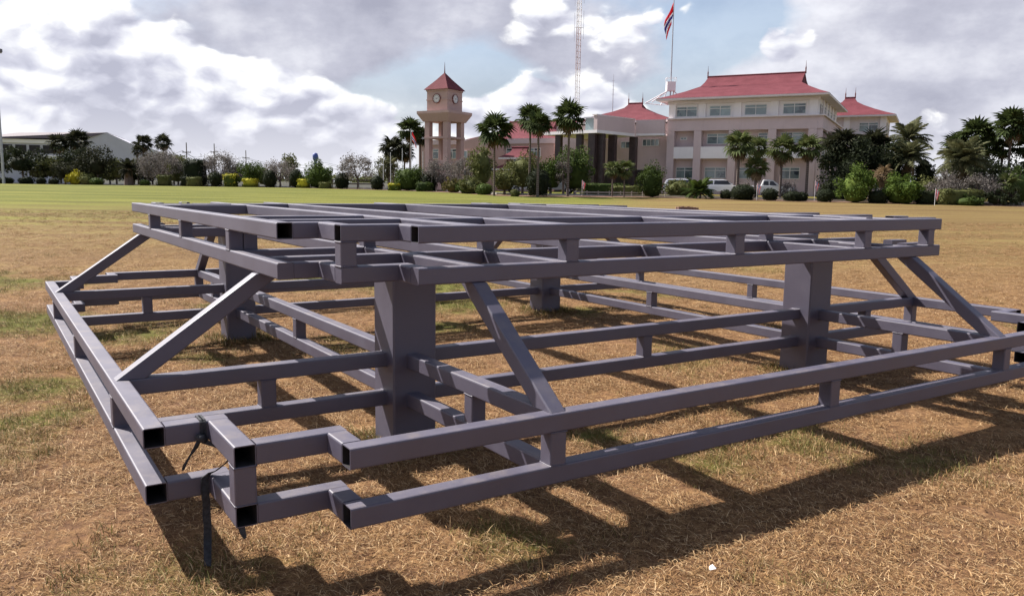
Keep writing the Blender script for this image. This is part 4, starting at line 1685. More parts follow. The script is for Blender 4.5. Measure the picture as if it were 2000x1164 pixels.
# power line poles with cables
pts = []
for i, (px_, yy, top, lab) in enumerate(((367, 190, 279, 'concrete power pole left of the grey tree, cables at its head'), (421, 215, 281, 'thin power pole above the big grey tree, second from left'),
                                         (482, 235, 294, 'power pole with a cross arm above the big dark shrub'))):
    x, y, z = at(px_, yy)
    h = zat(px_, top, yy) - z
    po = empty('power_pole', (x, yy, z))
    tag(po, lab, 'power pole', 'power poles behind the planting')
    MB().tube([(0, 0, -.4), (0, 0, h)], [0.17, 0.11], 6).build('pole', M['bark2'], po)
    MB().box(-1.0, 1.0, -.06, .06, h - 2.3, h - 2.1).build('cross_arm', M['bark2'], po)
    for s in (-.9, 0.35, .9):
        MB().tube([(s, 0, h - 2.1), (s, 0, h - 1.85)], 0.05, 5).build('insulator', M['galv'], po)
    pts.append((x, yy, z + h - 1.84))
ends_ = [(at(225, 170)[0], 170, zat(225, 296, 170))] + pts + [(at(640, 260)[0], 260, zat(640, 318, 260)), (at(830, 280)[0], 280, zat(830, 326, 280))]
for k, (off, dz, lab) in enumerate(((-.9, 0.0, 'highest of the sagging cables between the power poles'), (.35, -.7, 'middle sagging cable between the power poles'), (.9, -1.6, 'lowest of the sagging cables between the power poles'))):
    mb = MB()
    for p, q in zip(ends_, ends_[1:]):
        mb.tube([(p[0] + (q[0] - p[0]) * t_ + off, p[1] + (q[1] - p[1]) * t_, p[2] + (q[2] - p[2]) * t_ - 1.6 * 4 * t_ * (1 - t_) + dz) for t_ in np.linspace(0, 1, 9)], 0.035, 4, False)
    tag(mb.build('cable', M['wire']), lab, 'cable', 'cables of the power line')

# blue water tank tower far behind
x, y, z = at(617, 260)
wt = empty('water_tower', (x, y, z))
tag(wt, 'distant blue mushroom shaped water tower above the shrubs', 'water tower')
h = zat(617, 299, 260) - z
MB().tube([(0, 0, -1), (0, 0, h - 2.4)], 0.42, 8).build('stem', M['blue'], wt)
MB().tube([(0, 0, h - 2.6), (0, 0, h - 1.9), (0, 0, h - .9), (0, 0, h - .2), (0, 0, h)], [0.4, 0.85, 0.9, 0.7, 0.15], 12).build('tank', M['blue'], wt, smooth_=True)

# dark rail fence and pale wall seen under the pale tree
x, y, z = at(688, 112)
lf = empty('rail_fence', (x, y, z))
tag(lf, 'low dark rail fence under the pale twiggy tree', 'fence')
for k in range(4):
    MB().box(-2.7 + k * 1.8 - .05, -2.7 + k * 1.8 + .05, -.05, .05, -.2, 1.25).build('post', M['dark'], lf)
for zz in (.55, 1.05):
    MB().box(-2.9, 2.9, -.09, -.052, zz, zz + .16).build('rail', M['dark'], lf)
x, y, z = at(600, 150)
fw = MB().box(-38, 30, -.1, .1, -.4, 1.0).build('boundary_wall', M['cream'], None, (x, y, z))
tag(fw, 'low pale boundary wall glimpsed behind the shrubs', 'wall')

# low guard rail by the drive
x0_, x1_ = at(1125, 81)[0], at(1300, 81)[0]
gl = empty('guard_rail', (0, 0, 0))
tag(gl, 'low grey rail along the lawn in front of the portico', 'railing')
n_ = 9
for k in range(n_):
    xx = x0_ + (x1_ - x0_) * k / (n_ - 1)
    zz = float(terrain(xx, 81))
    MB().box(xx - .05, xx + .05, 80.95, 81.05, zz - .2, zz + .5).build('post', M['kerb'], gl)
zz = float(terrain(x0_, 81))
MB().box(x0_ - .2, x1_ + .2, 80.9, 80.945, zz + .3, zz + .42).build('rail', M['kerb'], gl)

# worn brick drain on the lawn
x, y, z = at(1345, 52)
dr = empty('drain_pit', (x, y, float(terrain(x, y))), math.radians(4))
tag(dr, 'low worn brick drain pit in the dry lawn behind the frame', 'drain')
for k in range(7):
    MB().box(-.66 + k * .19, -.66 + k * .19 + .17, -.2, -.02, -.05, 0.15 - (0.05 if k > 4 else 0) + 0.02 * (k % 2)).build('brick', M['brick'], dr)
    MB().box(-.66 + k * .19, -.66 + k * .19 + .17, .30, .48, -.05, 0.12).build('brick', M['brick'], dr)

x, y = gp(1391, 1124)
lt = MB().add([(-.016, -.012, .035), (.012, -.018, .045), (.02, .008, .038), (.004, .02, .05), (-.014, .012, .042), (0, 0, .058)],
              [(0, 1, 5), (1, 2, 5), (2, 3, 5), (3, 4, 5), (4, 0, 5), (4, 3, 2, 1, 0)]).build('paper_scrap', M['litter'], None, (x, y, 0))
tag(lt, 'tiny crumpled white scrap of paper on the dry grass', 'litter')


# ------------------------------------------------------------------ cars
def car(px_, y, rz, label, kind, paint='carpaint', py=None):
    x, yy, z = at(px_, y)
    r = empty('parked_car', (x, y, z + 0.02), rz)
    tag(r, label, 'car', 'cars parked in front of the offices')
    w = 0.90
    if kind == 'pickup':
        low = [(-2.6, .45), (2.35, .45), (2.55, .62), (2.55, .95), (2.3, 1.08), (1.15, 1.16), (-.65, 1.18), (-2.62, 1.12)]
        cab = [(-.72, 1.17), (1.2, 1.15), (.45, 1.74), (.1, 1.80), (-.5, 1.78)]
        wx = (-1.65, 1.65)
    else:
        low = [(-2.3, .42), (2.2, .42), (2.4, .6), (2.38, .92), (2.1, 1.04), (1.0, 1.12), (-2.28, 1.12), (-2.4, .8)]
        cab = [(-2.24, 1.11), (1.1, 1.11), (.35, 1.66), (0, 1.74), (-1.7, 1.72), (-2.0, 1.62)]
        wx = (-1.45, 1.45)

    def loft(profile, w0, w1, zlo, zhi):
        mb = MB()
        n = len(profile)
        f = lambda zz: w0 + (w1 - w0) * (zz - zlo) / (zhi - zlo)
        mb.add([(a, -f(b), b) for a, b in profile] + [(a, f(b), b) for a, b in profile],
               [tuple(range(n)), tuple(range(2 * n - 1, n - 1, -1))] + [(i, n + i, n + (i + 1) % n, (i + 1) % n) for i in range(n)])
        return mb
    bo = loft(low, w, w - .06, .42, 1.18).build('body', M[paint], r)
    bm = bmesh.new()
    bm.from_mesh(bo.data)
    bmesh.ops.recalc_face_normals(bm, faces=bm.faces)
    bmesh.ops.bevel(bm, geom=list(bm.edges), offset=0.06, segments=2, affect='EDGES', profile=0.6)
    bm.to_mesh(bo.data)
    bm.free()
    cb = loft(cab, w - .08, w - .24, 1.1, 1.8).build('cabin', M[paint], r)
    bm = bmesh.new()
    bm.from_mesh(cb.data)
    bmesh.ops.recalc_face_normals(bm, faces=bm.faces)
    bmesh.ops.bevel(bm, geom=list(bm.edges), offset=0.05, segments=2, affect='EDGES', profile=0.6)
    bm.to_mesh(cb.data)
    bm.free()
    zl, zh = 1.2, 1.62
    tw = lambda zz: (w - .08) + (-.16) * (zz - 1.1) / .7 + .006
    rear = -.5 if kind == 'pickup' else -1.85
    for s in (-1, 1):
        for xa, xb in ((rear, rear * .52 - .1 if kind != 'pickup' else .02), ((rear * .52 if kind != 'pickup' else .10), .86)):
            sl = .42 if xb > .8 else 0.04
            MB().add([(xa, s * tw(zl), zl), (xb, s * tw(zl), zl), (xb - sl, s * tw(zh), zh), (xa + .05, s * tw(zh), zh), (xa, s * (tw(zl) - .02), zl), (xb, s * (tw(zl) - .02), zl), (xb - sl, s * (tw(zh) - .02), zh), (xa + .05, s * (tw(zh) - .02), zh)],
                     [(0, 1, 2, 3), (4, 7, 6, 5), (0, 4, 5, 1), (1, 5, 6, 2), (2, 6, 7, 3), (3, 7, 4, 0)]).build('window', M['cardark'], r)
    # windscreen and rear window
    MB().add([(1.07, -.70, 1.20), (1.07, .70, 1.20), (.47, .62, 1.67), (.47, -.62, 1.67), (1.09, -.70, 1.21), (1.09, .70, 1.21), (.49, .62, 1.68), (.49, -.62, 1.68)],
             [(3, 2, 1, 0), (4, 5, 6, 7), (0, 1, 5, 4), (1, 2, 6, 5), (2, 3, 7, 6), (3, 0, 4, 7)]).build('windscreen', M['cardark'], r)
    for s in (-1, 1):
        MB().box(2.36, 2.50 if kind == 'pickup' else 2.40, *sorted((s * .55, s * .84)), .74, .92).build('headlight', M['lamp'], r)
        MB().box(-2.64 if kind == 'pickup' else -2.40, -2.5 if kind == 'pickup' else -2.30, *sorted((s * .66, s * .85)), .78, 1.06).build('tail_lamp', M['tail'], r)
        MB().box(.86, 1.02, *sorted((s * .86, s * 1.04)), 1.16, 1.30).build('mirror', M[paint], r)
        for xx in wx:
            wl = MB()
            wl.tube([(xx, s * .70, .36), (xx, s * .905, .36)], .36, 18)
            wo = wl.build('wheel', M['tyre'], r)
            MB().tube([(xx, s * .906, .36), (xx, s * .915, .36)], .22, 14).build('rim', M['galv'], wo)
    return r


car(1500, 86, math.radians(-14), 'white double cab pickup parked nose right behind the clipped balls', 'pickup')
car(1412, 90, math.radians(-14), 'white estate car parked directly left of the palm with a bare trunk', 'suv')
car(1338, 90, math.radians(-14), 'white car mostly hidden by the bushy plant before the ground floor windows', 'suv')
car(1028, 88, math.radians(200), 'white car half hidden behind palm trunks left of the dark round shrub', 'suv')
car(1085, 88, math.radians(-10), 'silver car parked right of the dark round shrub under the portico trees', 'suv', 'carsilver')

# ------------------------------------------------------------------ plants


def leaf_quads(P, N, size, rg, aspect=0.55, curl=0.6):
    """rhombus leaves at P, roughly facing N with scatter"""
    n = len(P)
    N = N + rg.normal(0, curl, (n, 3))
    N /= np.linalg.norm(N, axis=1, keepdims=True) + 1e-9
    a = np.cross(N, rg.normal(0, 1, (n, 3)))
    a /= np.linalg.norm(a, axis=1, keepdims=True) + 1e-9
    b = np.cross(N, a)
    s = (size * rg.uniform(0.6, 1.35, n))[:, None] * 0.5
    V = np.stack([P - a * s, P - b * s * aspect + N * s * .15, P + a * s, P + b * s * aspect + N * s * .15], 1).reshape(-1, 3)
    F = np.arange(4 * n).reshape(-1, 4)
    return V, F


def sphere_pts(n, rg):
    v = rg.normal(0, 1, (n, 3))
    return v / np.linalg.norm(v, axis=1, keepdims=True)


def core_mesh(ax, ay, az, zc, rg, box=False, seg=12, rings=7):
    V = []
    F = []
    for i in range(rings + 1):
        th = math.pi * i / rings
        for k in range(seg):
            ph = 2 * math.pi * k / seg
            d = np.array([math.sin(th) * math.cos(ph), math.sin(th) * math.sin(ph), math.cos(th)])
            if d[2] < 0 and i < rings:
                hl = math.hypot(d[0], d[1])
                k_ = (1 - 0.35 * d[2] ** 2) / max(hl, .2)
                d = np.array([d[0] * k_, d[1] * k_, d[2]])
            if box:
                d = np.sign(d) * np.abs(d) ** 0.45
            j = 1 + rg.uniform(-.07, .07)
            V.append((d[0] * ax * j, d[1] * ay * j, zc + d[2] * az * j))
    for i in range(rings):
        for k in range(seg):
            F.append((i * seg + k, i * seg + (k + 1) % seg, (i + 1) * seg + (k + 1) % seg, (i + 1) * seg + k))
    return np.array(V), np.array(F)


def crown_mesh(name, kind, w, h, z0, mt, seed, leaf=0.2, dens=1.0, depth=None):
    """kind: ball / box (clipped), bush (lobed), airy (open, twiggy)"""
    rg = np.random.default_rng(seed)
    ax, ay, az = w / 2, (depth or w) / 2, h / 2
    zc = z0 + az
    Vs, Fs = [], []

    def push(V, F):
        Fs.append(F + sum(len(v) for v in Vs))
        Vs.append(V)
    area = 4 * math.pi * ((ax * ay) ** 1.6 / 3 + (ax * az) ** 1.6 / 3 + (ay * az) ** 1.6 / 3) ** (1 / 1.6)
    if kind in ('ball', 'box'):
        n = int(min(3500, area / (leaf * leaf) * 1.9 * dens))
        d = sphere_pts(n, rg)
        q = d.copy()
        if kind == 'box':
            q = np.sign(d) * np.abs(d) ** 0.42
            mx_ = np.abs(q).max(1, keepdims=True)
            q = q * (0.9 + 0.1 / mx_)
        lo = q[:, 2] < 0
        hl = np.hypot(q[:, 0], q[:, 1])
        k_ = np.where(lo & (kind == 'ball'), (1 - 0.35 * q[:, 2] ** 2) / np.maximum(hl, .25), 1.0)
        q = q * np.stack([k_, k_, np.ones_like(k_)], -1)
        lump = 1 + 0.16 * (fbm(d[:, 0] * 2.2 + seed, d[:, 1] * 2.2 + d[:, 2] * 2.2, seed, 3) - .5) * 2
        P = q * np.array([ax, ay, az]) * lump[:, None] * rg.uniform(0.93, 1.04, n)[:, None] + np.array([0, 0, zc])
        push(*leaf_quads(P, d, leaf, rg, 0.7, 0.55))
        push(*core_mesh(ax * .9, ay * .9, az * .9, zc, rg, kind == 'box'))
    else:
        K = 26 if kind == 'bush' else 34
        ld = sphere_pts(K, rg)
        ld[:, 2] = np.abs(ld[:, 2]) * 1.0 - 0.75 * rg.random(K) * (1.0 if z0 < .3 else .6)
        hl = np.hypot(ld[:, 0], ld[:, 1])
        k_ = np.where(ld[:, 2] < 0.1, 0.95 / np.maximum(hl, .3), 1.0)
        ld[:, :2] *= np.minimum(k_, 2.5)[:, None]
        K += 10
        ld = np.concatenate([ld, ld[:10] * [1, 1, 0] + np.array([0, 0, -.55])])
        rad = rg.uniform(0.60, 0.98, K)[:, None]
        C = ld * rad * np.array([ax, ay, az]) + np.array([0, 0, zc])
        lr = rg.uniform(0.24, 0.46, K) * min(ax, az) * 1.1
        n = int(min(9000, area / (leaf * leaf) * (3.4 if kind == 'bush' else 2.4) * dens))
        which = rg.integers(0, K, n)
        d = sphere_pts(n, rg)
        d[:, 2] = d[:, 2] * 0.9 + 0.1
        P = C[which] + d * (lr[which] * (rg.uniform(0.55, 1.05, n) if kind == 'bush' else rg.uniform(0.1, 1.25, n)))[:, None]
        P[:, 2] = np.maximum(P[:, 2], z0 + rg.uniform(0, .25, n))
        push(*leaf_quads(P, d, leaf, rg, 0.5 if kind == 'bush' else 0.35, 0.75))
        if kind == 'bush':
            cf = .40 if ax > 2.0 else .66
            push(*core_mesh(ax * cf, ay * cf, az * (cf + .08), zc - az * .2, rg))
    return np_mesh(name, np.concatenate(Vs), np.concatenate(Fs), M[mt]), None


def limbs(h0, h1, spread, n, r, seed, lean=0.0):
    rg = np.random.default_rng(seed)
    mb = MB()
    mb.tube([(0, 0, -.3), (0.04, 0, h0 * .5), (lean, 0, h0)], [r * 1.25, r, r * .85], 7)
    for i in range(n):
        a = 6.283 * i / n + rg.uniform(-.4, .4)
        s = spread * rg.uniform(.45, .95)
        e = (lean + math.cos(a) * s, math.sin(a) * s, h0 + (h1 - h0) * rg.uniform(.45, 1))
        mb.tube([(lean, 0, h0 * .9), (lean + e[0] * .4, e[1] * .4, h0 + (e[2] - h0) * .55), e], [r * .6, r * .38, r * .12], 5, False)
    return mb


def ground_at(px, off):
    y = 85.0
    for _ in range(12):
        x = at(px, y)[0]
        y = edge_y(x) + off
    return at(px, y)


_pn = [100]


def shrub(px, top, wpx, off, kind, mt, label, group=None, leaf=0.2, dens=1.0, name='shrub', cat='shrub', base_gap=0.0, dratio=1.0, y=None):
    _pn[0] += 1
    x, yy, z = ground_at(px, off) if y is None else at(px, y)
    h = zat(px, top, yy) - z
    w = span(wpx, yy) * (1.18 if kind in ('bush', 'airy') else 1.05)
    me, _ = crown_mesh('crown', kind, w, h - base_gap, base_gap - 0.05, mt, _pn[0], leaf, dens, w * dratio)
    r = empty(name, (x, yy, z), random.uniform(-.3, .3) if kind != 'box' else 0)
    tag(r, label, cat, group)
    link('crown', me, r)
    tr = MB()
    for k in range(3):
        a = k * 2.1 + px
        tr.tube([(0.08 * math.cos(a), 0.08 * math.sin(a), -.15), (w * .12 * math.cos(a), w * .12 * math.sin(a), base_gap + h * .4)], [.05, .03], 5)
    tr.build('stem', M['bark2'], r)
    return r


def tree(px, top, wpx, off, kind, mt, label, group=None, leaf=0.26, dens=1.0, trunk_frac=0.35, y=None, r=0.13, cat='tree', dratio=1.0, name='tree'):
    _pn[0] += 1
    x, yy, z = ground_at(px, off) if y is None else at(px, y)
    h = zat(px, top, yy) - z
    w = span(wpx, yy) * 1.25
    trunk_frac *= 0.6
    ro = empty(name, (x, yy, z), 0)
    tag(ro, label, cat, group)
    me, _ = crown_mesh('crown', kind, w, h * (1 - trunk_frac), h * trunk_frac, mt, _pn[0], leaf, dens, w * dratio)
    link('crown', me, ro)
    limbs(h * (trunk_frac + .12), h * .92, w * .42, 9 if kind == 'airy' else 6, r, _pn[0]).build('trunk', M['bark2'], ro)
    return ro


def fan_leaf(seed):
    """petiole and pleated fan, lying along +x, drooping at the tips"""
    rg = np.random.default_rng(seed)
    V = []
    F = []
    L = 0.85
    w = 0.03
    V += [(0, -w, 0), (0, w, 0), (L, w * .7, -.04), (L, -w * .7, -.04)]
    F.append((0, 1, 2, 3))
    n = 13
    for k in range(n):
        a = math.radians(-115 + 230 * k / (n - 1)) + rg.normal(0, .03)
        R = 1.12 * (0.80 + 0.25 * math.cos(a * .7)) * rg.uniform(.9, 1.08)
        da = math.radians(9.5)
        b = len(V)
        V.append((L, 0, -.04))
        for q, rr, dz in ((a - da, R * .6, 0.04), (a + da, R * .6, 0.04), (a, R * .62, -0.05)):
            V.append((L + math.cos(q) * rr, math.sin(q) * rr, -.04 - .10 * rr * rr + dz))
        V.append((L + math.cos(a) * R, math.sin(a) * R, -.04 - .30 * R * R - .05))
        F += [(b, b + 1, b + 4, b + 3), (b, b + 3, b + 4, b + 2)]
    return np.array(V), np.array(F)


FAN = {}
for key in ('palm', 'palm_young', 'palm_dry', 'palm_dark'):
    FAN[key] = [np_mesh('fan_leaf', *fan_leaf(s), M[key]) for s in (1, 2, 3)]


def fan_palm(px, top, wpx, y, label, group=None, mt='palm', n=30, base_px=None, dry=4, tr=0.13, lean=0.0):
    _pn[0] += 1
    rg = random.Random(_pn[0])
    x, yy, z = at(px, y)
    h = zat(px, top, yy) - z
    R = span(wpx, yy) / 2
    s = R / 1.75
    hc = h - R * 0.85
    ro = empty('fan_palm', (x, yy, z), rg.uniform(0, 6))
    tag(ro, label, 'palm tree', group)
    mb = MB()
    k = 8
    mb.tube([(lean * (i / k) ** 2, 0, -.3 + (hc + .4) * i / k) for i in range(k + 1)], [tr * (1.5 if i == 0 else 1.12 - .3 * i / k) for i in range(k + 1)], 8)
    mb.build('trunk', M['bark'], ro)
    for i in range(n + dry):
        isd = i >= n
        az = i * 2.39996 + rg.uniform(-.25, .25)
        if isd:
            el = math.radians(rg.uniform(-78, -58))
        else:
            t_ = i / (n - 1)
            el = math.radians(82 - 122 * t_ ** 0.9 + rg.uniform(-9, 9))
        me = FAN['palm_dry' if isd else mt][i % 3]
        o = bpy.data.objects.new('frond', me)
        COL.objects.link(o)
        o.parent = ro
        o.location = (lean + 0.05 * math.cos(az), .05 * math.sin(az), hc + rg.uniform(-.25, .12) * s)
        o.rotation_euler = (rg.uniform(-.5, .5), -el, az)
        q = s * rg.uniform(.82, 1.05) * (.85 if isd else 1)
        o.scale = (q, q, q)
    return ro


def feather_leaf(seed, droop=1.0, nl=17):
    rg = np.random.default_rng(seed)
    V = []
    F = []
    L = 1.0
    pts = []
    for i in range(9):
        t_ = i / 8
        pts.append(np.array([L * t_ * (1 - .18 * droop * t_), 0, 0.16 * t_ - 0.48 * droop * t_ * t_]))
    for i in range(8):
        b = len(V)
        w0, w1 = .012 * (1 - i / 9), .012 * (1 - (i + 1) / 9)
        V += [pts[i] + (0, -w0, 0), pts[i] + (0, w0, 0), pts[i + 1] + (0, w1, 0), pts[i + 1] + (0, -w1, 0)]
        F.append((b, b + 1, b + 2, b + 3))
    for k in range(nl):
        t_ = .10 + .88 * k / (nl - 1)
        i = min(7, int(t_ * 8))
        p = pts[i] + (pts[i + 1] - pts[i]) * (t_ * 8 - i)
        ll = .30 * math.sin(math.pi * (0.12 + .80 * t_)) * rg.uniform(.85, 1.1)
        for s in (-1, 1):
            d = np.array([.62, s * .78, -.22 - .2 * rg.random()])
            tip = p + d * ll + np.array([0, 0, -.25 * ll * droop])
            w = np.array([.026, -s * .010, 0])
            b = len(V)
            V += [p - w, p + w, p + d * ll * .55 + w * .8, tip, p + d * ll * .55 - w * .8]
            F += [(b, b + 1, b + 2, b + 4), (b + 4, b + 2, b + 3, b + 3)]
    F = [f if len(set(f)) == 4 else f[:3] for f in F]
    return V, F


FEA = {}
for key in ('palm_young', 'palm_grey', 'palm_dark', 'palm_orange', 'palm_dry', 'leaf_mid'):
    FEA[key] = []
    for s in (1, 2):
        V_, F_ = feather_leaf(s)
        FEA[key].append(MB().add(V_, F_).mesh('feather_leaf', M[key]))


def feather_palm(px, top, wpx, y, label, group=None, mt='palm_grey', n=34, trunk=True, tr=0.17, hc_frac=None, dry=5, stems=1, name='feather_palm', cat='palm tree'):
    _pn[0] += 1
    rg = random.Random(_pn[0])
    x, yy, z = at(px, y)
    h = zat(px, top, yy) - z
    R = span(wpx, yy) / 2
    s = R / 0.84
    hc = h - R * 0.62 if hc_frac is None else h * hc_frac
    hc = max(hc, 0.15)
    ro = empty(name, (x, yy, z), rg.uniform(0, 6))
    tag(ro, label, cat, group)
    for st in range(stems):
        ox, oy = (0, 0) if stems == 1 else (R * .22 * math.cos(st * 2.4), R * .22 * math.sin(st * 2.4))
        if trunk:
            MB().tube([(ox * .5, oy * .5, -.3), (ox * .8, oy * .8, hc * .5), (ox, oy, hc + .05)], [tr * 1.25, tr, tr * .95], 8).build('trunk', M['bark'], ro)
        m_ = n // stems
        for i in range(m_ + dry):
            isd = i >= m_
            az = i * 2.39996 + rg.uniform(-.25, .25)
            t_ = i / max(1, m_ - 1)
            el = math.radians(rg.uniform(-75, -50)) if isd else math.radians(80 - 95 * t_ + rg.uniform(-9, 9))
            o = bpy.data.objects.new('frond', FEA['palm_dry' if isd else mt][i % 2])
            COL.objects.link(o)
            o.parent = ro
            o.location = (ox, oy, hc + rg.uniform(-.08, .08))
            o.rotation_euler = (rg.uniform(-.5, .5), -el, az)
            q = s * rg.uniform(.8, 1.08)
            o.scale = (q, q, q)
    return ro


# ---- far left group
GL = 'dark trees before the sports hall'
tree(46, 285, 78, 4, 'bush', 'leaf_dark', 'dark domed tree on a bare trunk nearest the floodlight mast', GL, 0.34, 0.9, 0.36)
tree(105, 300, 60, 6, 'bush', 'leaf_olive', 'olive green tree beside the dark domed tree', GL, 0.32, 0.8, 0.2)
fan_palm(120, 262, 46, 125, 'dark fan palm, left of two in front of the sports hall roof', 'palms before the sports hall', 'palm_dark', 26)
fan_palm(157, 254, 50, 126, 'dark fan palm, taller one against the sports hall gable', 'palms before the sports hall', 'palm_dark', 28)
tree(150, 292, 72, 8, 'bush', 'leaf_dark', 'dense dark tree under the two fan palms by the hall', GL, 0.34, 1.0, 0.1)
tree(192, 284, 58, 4, 'bush', 'palm_dark', 'grey green rounded tree before the hall gable end', GL, 0.3, 0.9, 0.22)
tree(128, 312, 46, 3, 'bush', 'palm_dark', 'drooping dark tree with thick trunk left of the yellow bush', GL, 0.28, 0.9, 0.2)
shrub(148, 330, 30, 1.6, 'bush', 'leaf_yellow', 'loose bright yellow bush in the far left group', None, 0.22)
shrub(172, 336, 34, 1.5, 'bush', 'leaf_olive', 'low olive bush just right of the loose yellow bush', None, 0.22)
for px_, top, w, lab in ((12, 346, 26, 'dark low mound of leaves at the left edge of the picture'), (52, 345, 26, 'dark clipped mound under the dark domed tree'),
                         (81, 346, 18, 'small dark clipped mound between the domed tree and olive tree'), (106, 348, 18, 'small dark clipped mound left of the thick dark trunk'),
                         (189, 347, 26, 'low green mound below the grey green tree'), (283, 350, 20, 'low green mound right of the broad dark palm')):
    shrub(px_, top, w, 0.9, 'ball', 'leaf_dark' if px_ < 150 else 'leaf_mid', lab, 'low mounds along the left planting', 0.2)
feather_palm(252, 303, 44, 113, 'broad dark palm with a thick trunk right of the hall', None, 'palm_dark', 40, True, 0.55, 0.55, 8)
tree(228, 308, 26, 5, 'bush', 'leaf_olive', 'narrow pale trunked tree at the foot of the hall gable', None, 0.24, 0.9, 0.4)
fan_palm(283, 263, 40, 122, 'fan palm with split round head, left of a pair against the sky', 'pair of palms left of the grey trees', 'palm_dark', 24)
fan_palm(322, 262, 38, 124, 'fan palm with round head, right of a pair against the sky', 'pair of palms left of the grey trees', 'palm_dark', 24)
fan_palm(271, 284, 24, 120, 'short small headed palm below the pair against the sky', 'pair of palms left of the grey trees', 'palm_dark', 20)
tree(315, 289, 74, 4, 'airy', 'leaf_grey', 'grey pink twiggy tree under the pair of palms', 'grey twiggy trees along the lawn', 0.24, 1.2, 0.12)
tree(348, 300, 36, 7, 'bush', 'leaf_olive', 'olive tree between the grey twiggy tree and dark square hedge', None, 0.28, 0.9, 0.2)
shrub(383, 311, 38, 3.0, 'box', 'leaf_dark', 'tall square clipped dark hedge with a green top', None, 0.2, 1.0, 'hedge', 'hedge')
shrub(322, 341, 24, 1.0, 'box', 'leaf_olive', 'flat topped olive box shrub under the leftmost grey twiggy tree', 'box shrubs on the lawn edge', 0.17, 1.0)
shrub(362, 344, 14, 1.0, 'box', 'leaf_dark', 'small dark box shrub left of the flat one by the square hedge', 'box shrubs on the lawn edge', 0.17, 1.0)
shrub(380, 345, 24, 0.6, 'box', 'leaf_olive', 'flat box shrub in front of the tall square hedge', 'box shrubs on the lawn edge', 0.17, 1.0)
tree(432, 293, 66, 5, 'airy', 'leaf_grey', 'largest grey pink twiggy tree, just right of the square hedge', 'grey twiggy trees along the lawn', 0.24, 1.35, 0.1)
shrub(421, 335, 22, 1.2, 'ball', 'leaf_dark', 'dark round ball shrub under the largest grey twiggy tree', 'ball shrubs along the lawn', 0.17)
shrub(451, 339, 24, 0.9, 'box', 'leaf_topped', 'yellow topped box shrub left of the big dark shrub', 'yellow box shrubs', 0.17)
shrub(492, 313, 56, 2.4, 'bush', 'leaf_mid', 'big dark green rounded shrub behind two yellow box shrubs', None, 0.22, 1.1)
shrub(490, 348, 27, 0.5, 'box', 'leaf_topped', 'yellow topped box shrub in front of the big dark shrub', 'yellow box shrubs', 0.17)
shrub(527, 331, 25, 1.0, 'ball', 'leaf_dark', 'dark ball shrub right of the big dark shrub', 'ball shrubs along the lawn', 0.17)
tree(547, 311, 54, 4, 'airy', 'leaf_grey', 'small grey pink twiggy tree between two dark balls', 'grey twiggy trees along the lawn', 0.22, 1.3, 0.15)
tree(566, 296, 28, 14, 'bush', 'leaf_olive', 'upright pointed green tree behind the small grey twiggy tree', None, 0.3, 1.0, 0.3)
shrub(579, 330, 27, 0.9, 'ball', 'leaf_dark', 'dark ball shrub left of the dome shrub with a yellow box before it', 'ball shrubs along the lawn', 0.17)
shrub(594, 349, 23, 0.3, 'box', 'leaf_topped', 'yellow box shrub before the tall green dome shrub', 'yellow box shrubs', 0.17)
shrub(623, 312, 50, 1.8, 'bush', 'leaf_mid', 'tall dense green dome shrub below the blue water tower', None, 0.22, 1.2)
shrub(636, 355, 22, 0.2, 'box', 'leaf_olive', 'green box shrub at the foot of the tall dome shrub', 'box shrubs on the lawn edge', 0.16)
shrub(668, 336, 27, 0.7, 'ball', 'leaf_dark', 'dark ball shrub left of the pale twiggy tree', 'ball shrubs along the lawn', 0.17)
tree(698, 301, 58, 2.5, 'airy', 'leaf_grey', 'pale twiggy tree on a thin trunk standing free of other plants', 'grey twiggy trees along the lawn', 0.22, 1.3, 0.30, r=0.08)
shrub(737, 342, 24, 0.8, 'ball', 'leaf_dark', 'dark egg shaped ball shrub right of the pale twiggy tree', 'ball shrubs along the lawn', 0.16)
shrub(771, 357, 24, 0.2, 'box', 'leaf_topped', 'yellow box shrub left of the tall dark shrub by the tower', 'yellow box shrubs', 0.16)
tree(748, 304, 48, 8, 'airy', 'palm_grey', 'pale feathery tree left of the palms by the clock tower', None, 0.28, 1.2, 0.15)
feather_palm(760, 312, 40, 104, 'low feathery palm under the palms left of the tower', None, 'palm_grey', 26)
GT = 'fan palms left of the clock tower'
fan_palm(801, 231, 54, 112, 'tall round headed fan palm left of the clock tower', GT, 'palm', 34)
fan_palm(768, 268, 54, 113, 'lower fan palm farthest left of the clock tower', GT, 'palm_dark', 34)
fan_palm(821, 250, 40, 116, 'fan palm partly hidden behind the clock tower columns', GT, 'palm_dark', 28)
fan_palm(790, 280, 44, 115, 'low dark fan palm between the two left of the tower', GT, 'palm_dark', 30)
shrub(797, 317, 52, 1.8, 'bush', 'leaf_mid', 'tall dense shrub, bright on its left side, before the clock tower', None, 0.22, 1.3)
shrub(838, 336, 32, 1.8, 'ball', 'leaf_dark', 'dark round shrub behind the green box at the tower foot', 'ball shrubs along the lawn', 0.18)
shrub(829, 355, 30, 0.2, 'box', 'leaf_mid', 'green box shrub in front of the dark round shrub by the tower', 'box shrubs on the lawn edge', 0.16)
tree(863, 303, 56, 3.5, 'airy', 'leaf_grey', 'grey twiggy tree covering the foot of the clock tower', 'grey twiggy trees along the lawn', 0.22, 1.5, 0.12)
tree(913, 300, 46, 4, 'airy', 'leaf_grey', 'grey twiggy tree right of the clock tower', 'grey twiggy trees along the lawn', 0.22, 1.5, 0.15)
shrub(886, 346, 36, 1.0, 'bush', 'leaf_red', 'low croton bush with orange and green leaves', None, 0.2)
shrub(921, 342, 40, 1.4, 'bush', 'leaf_olive', 'olive bush right of the orange croton', None, 0.2)
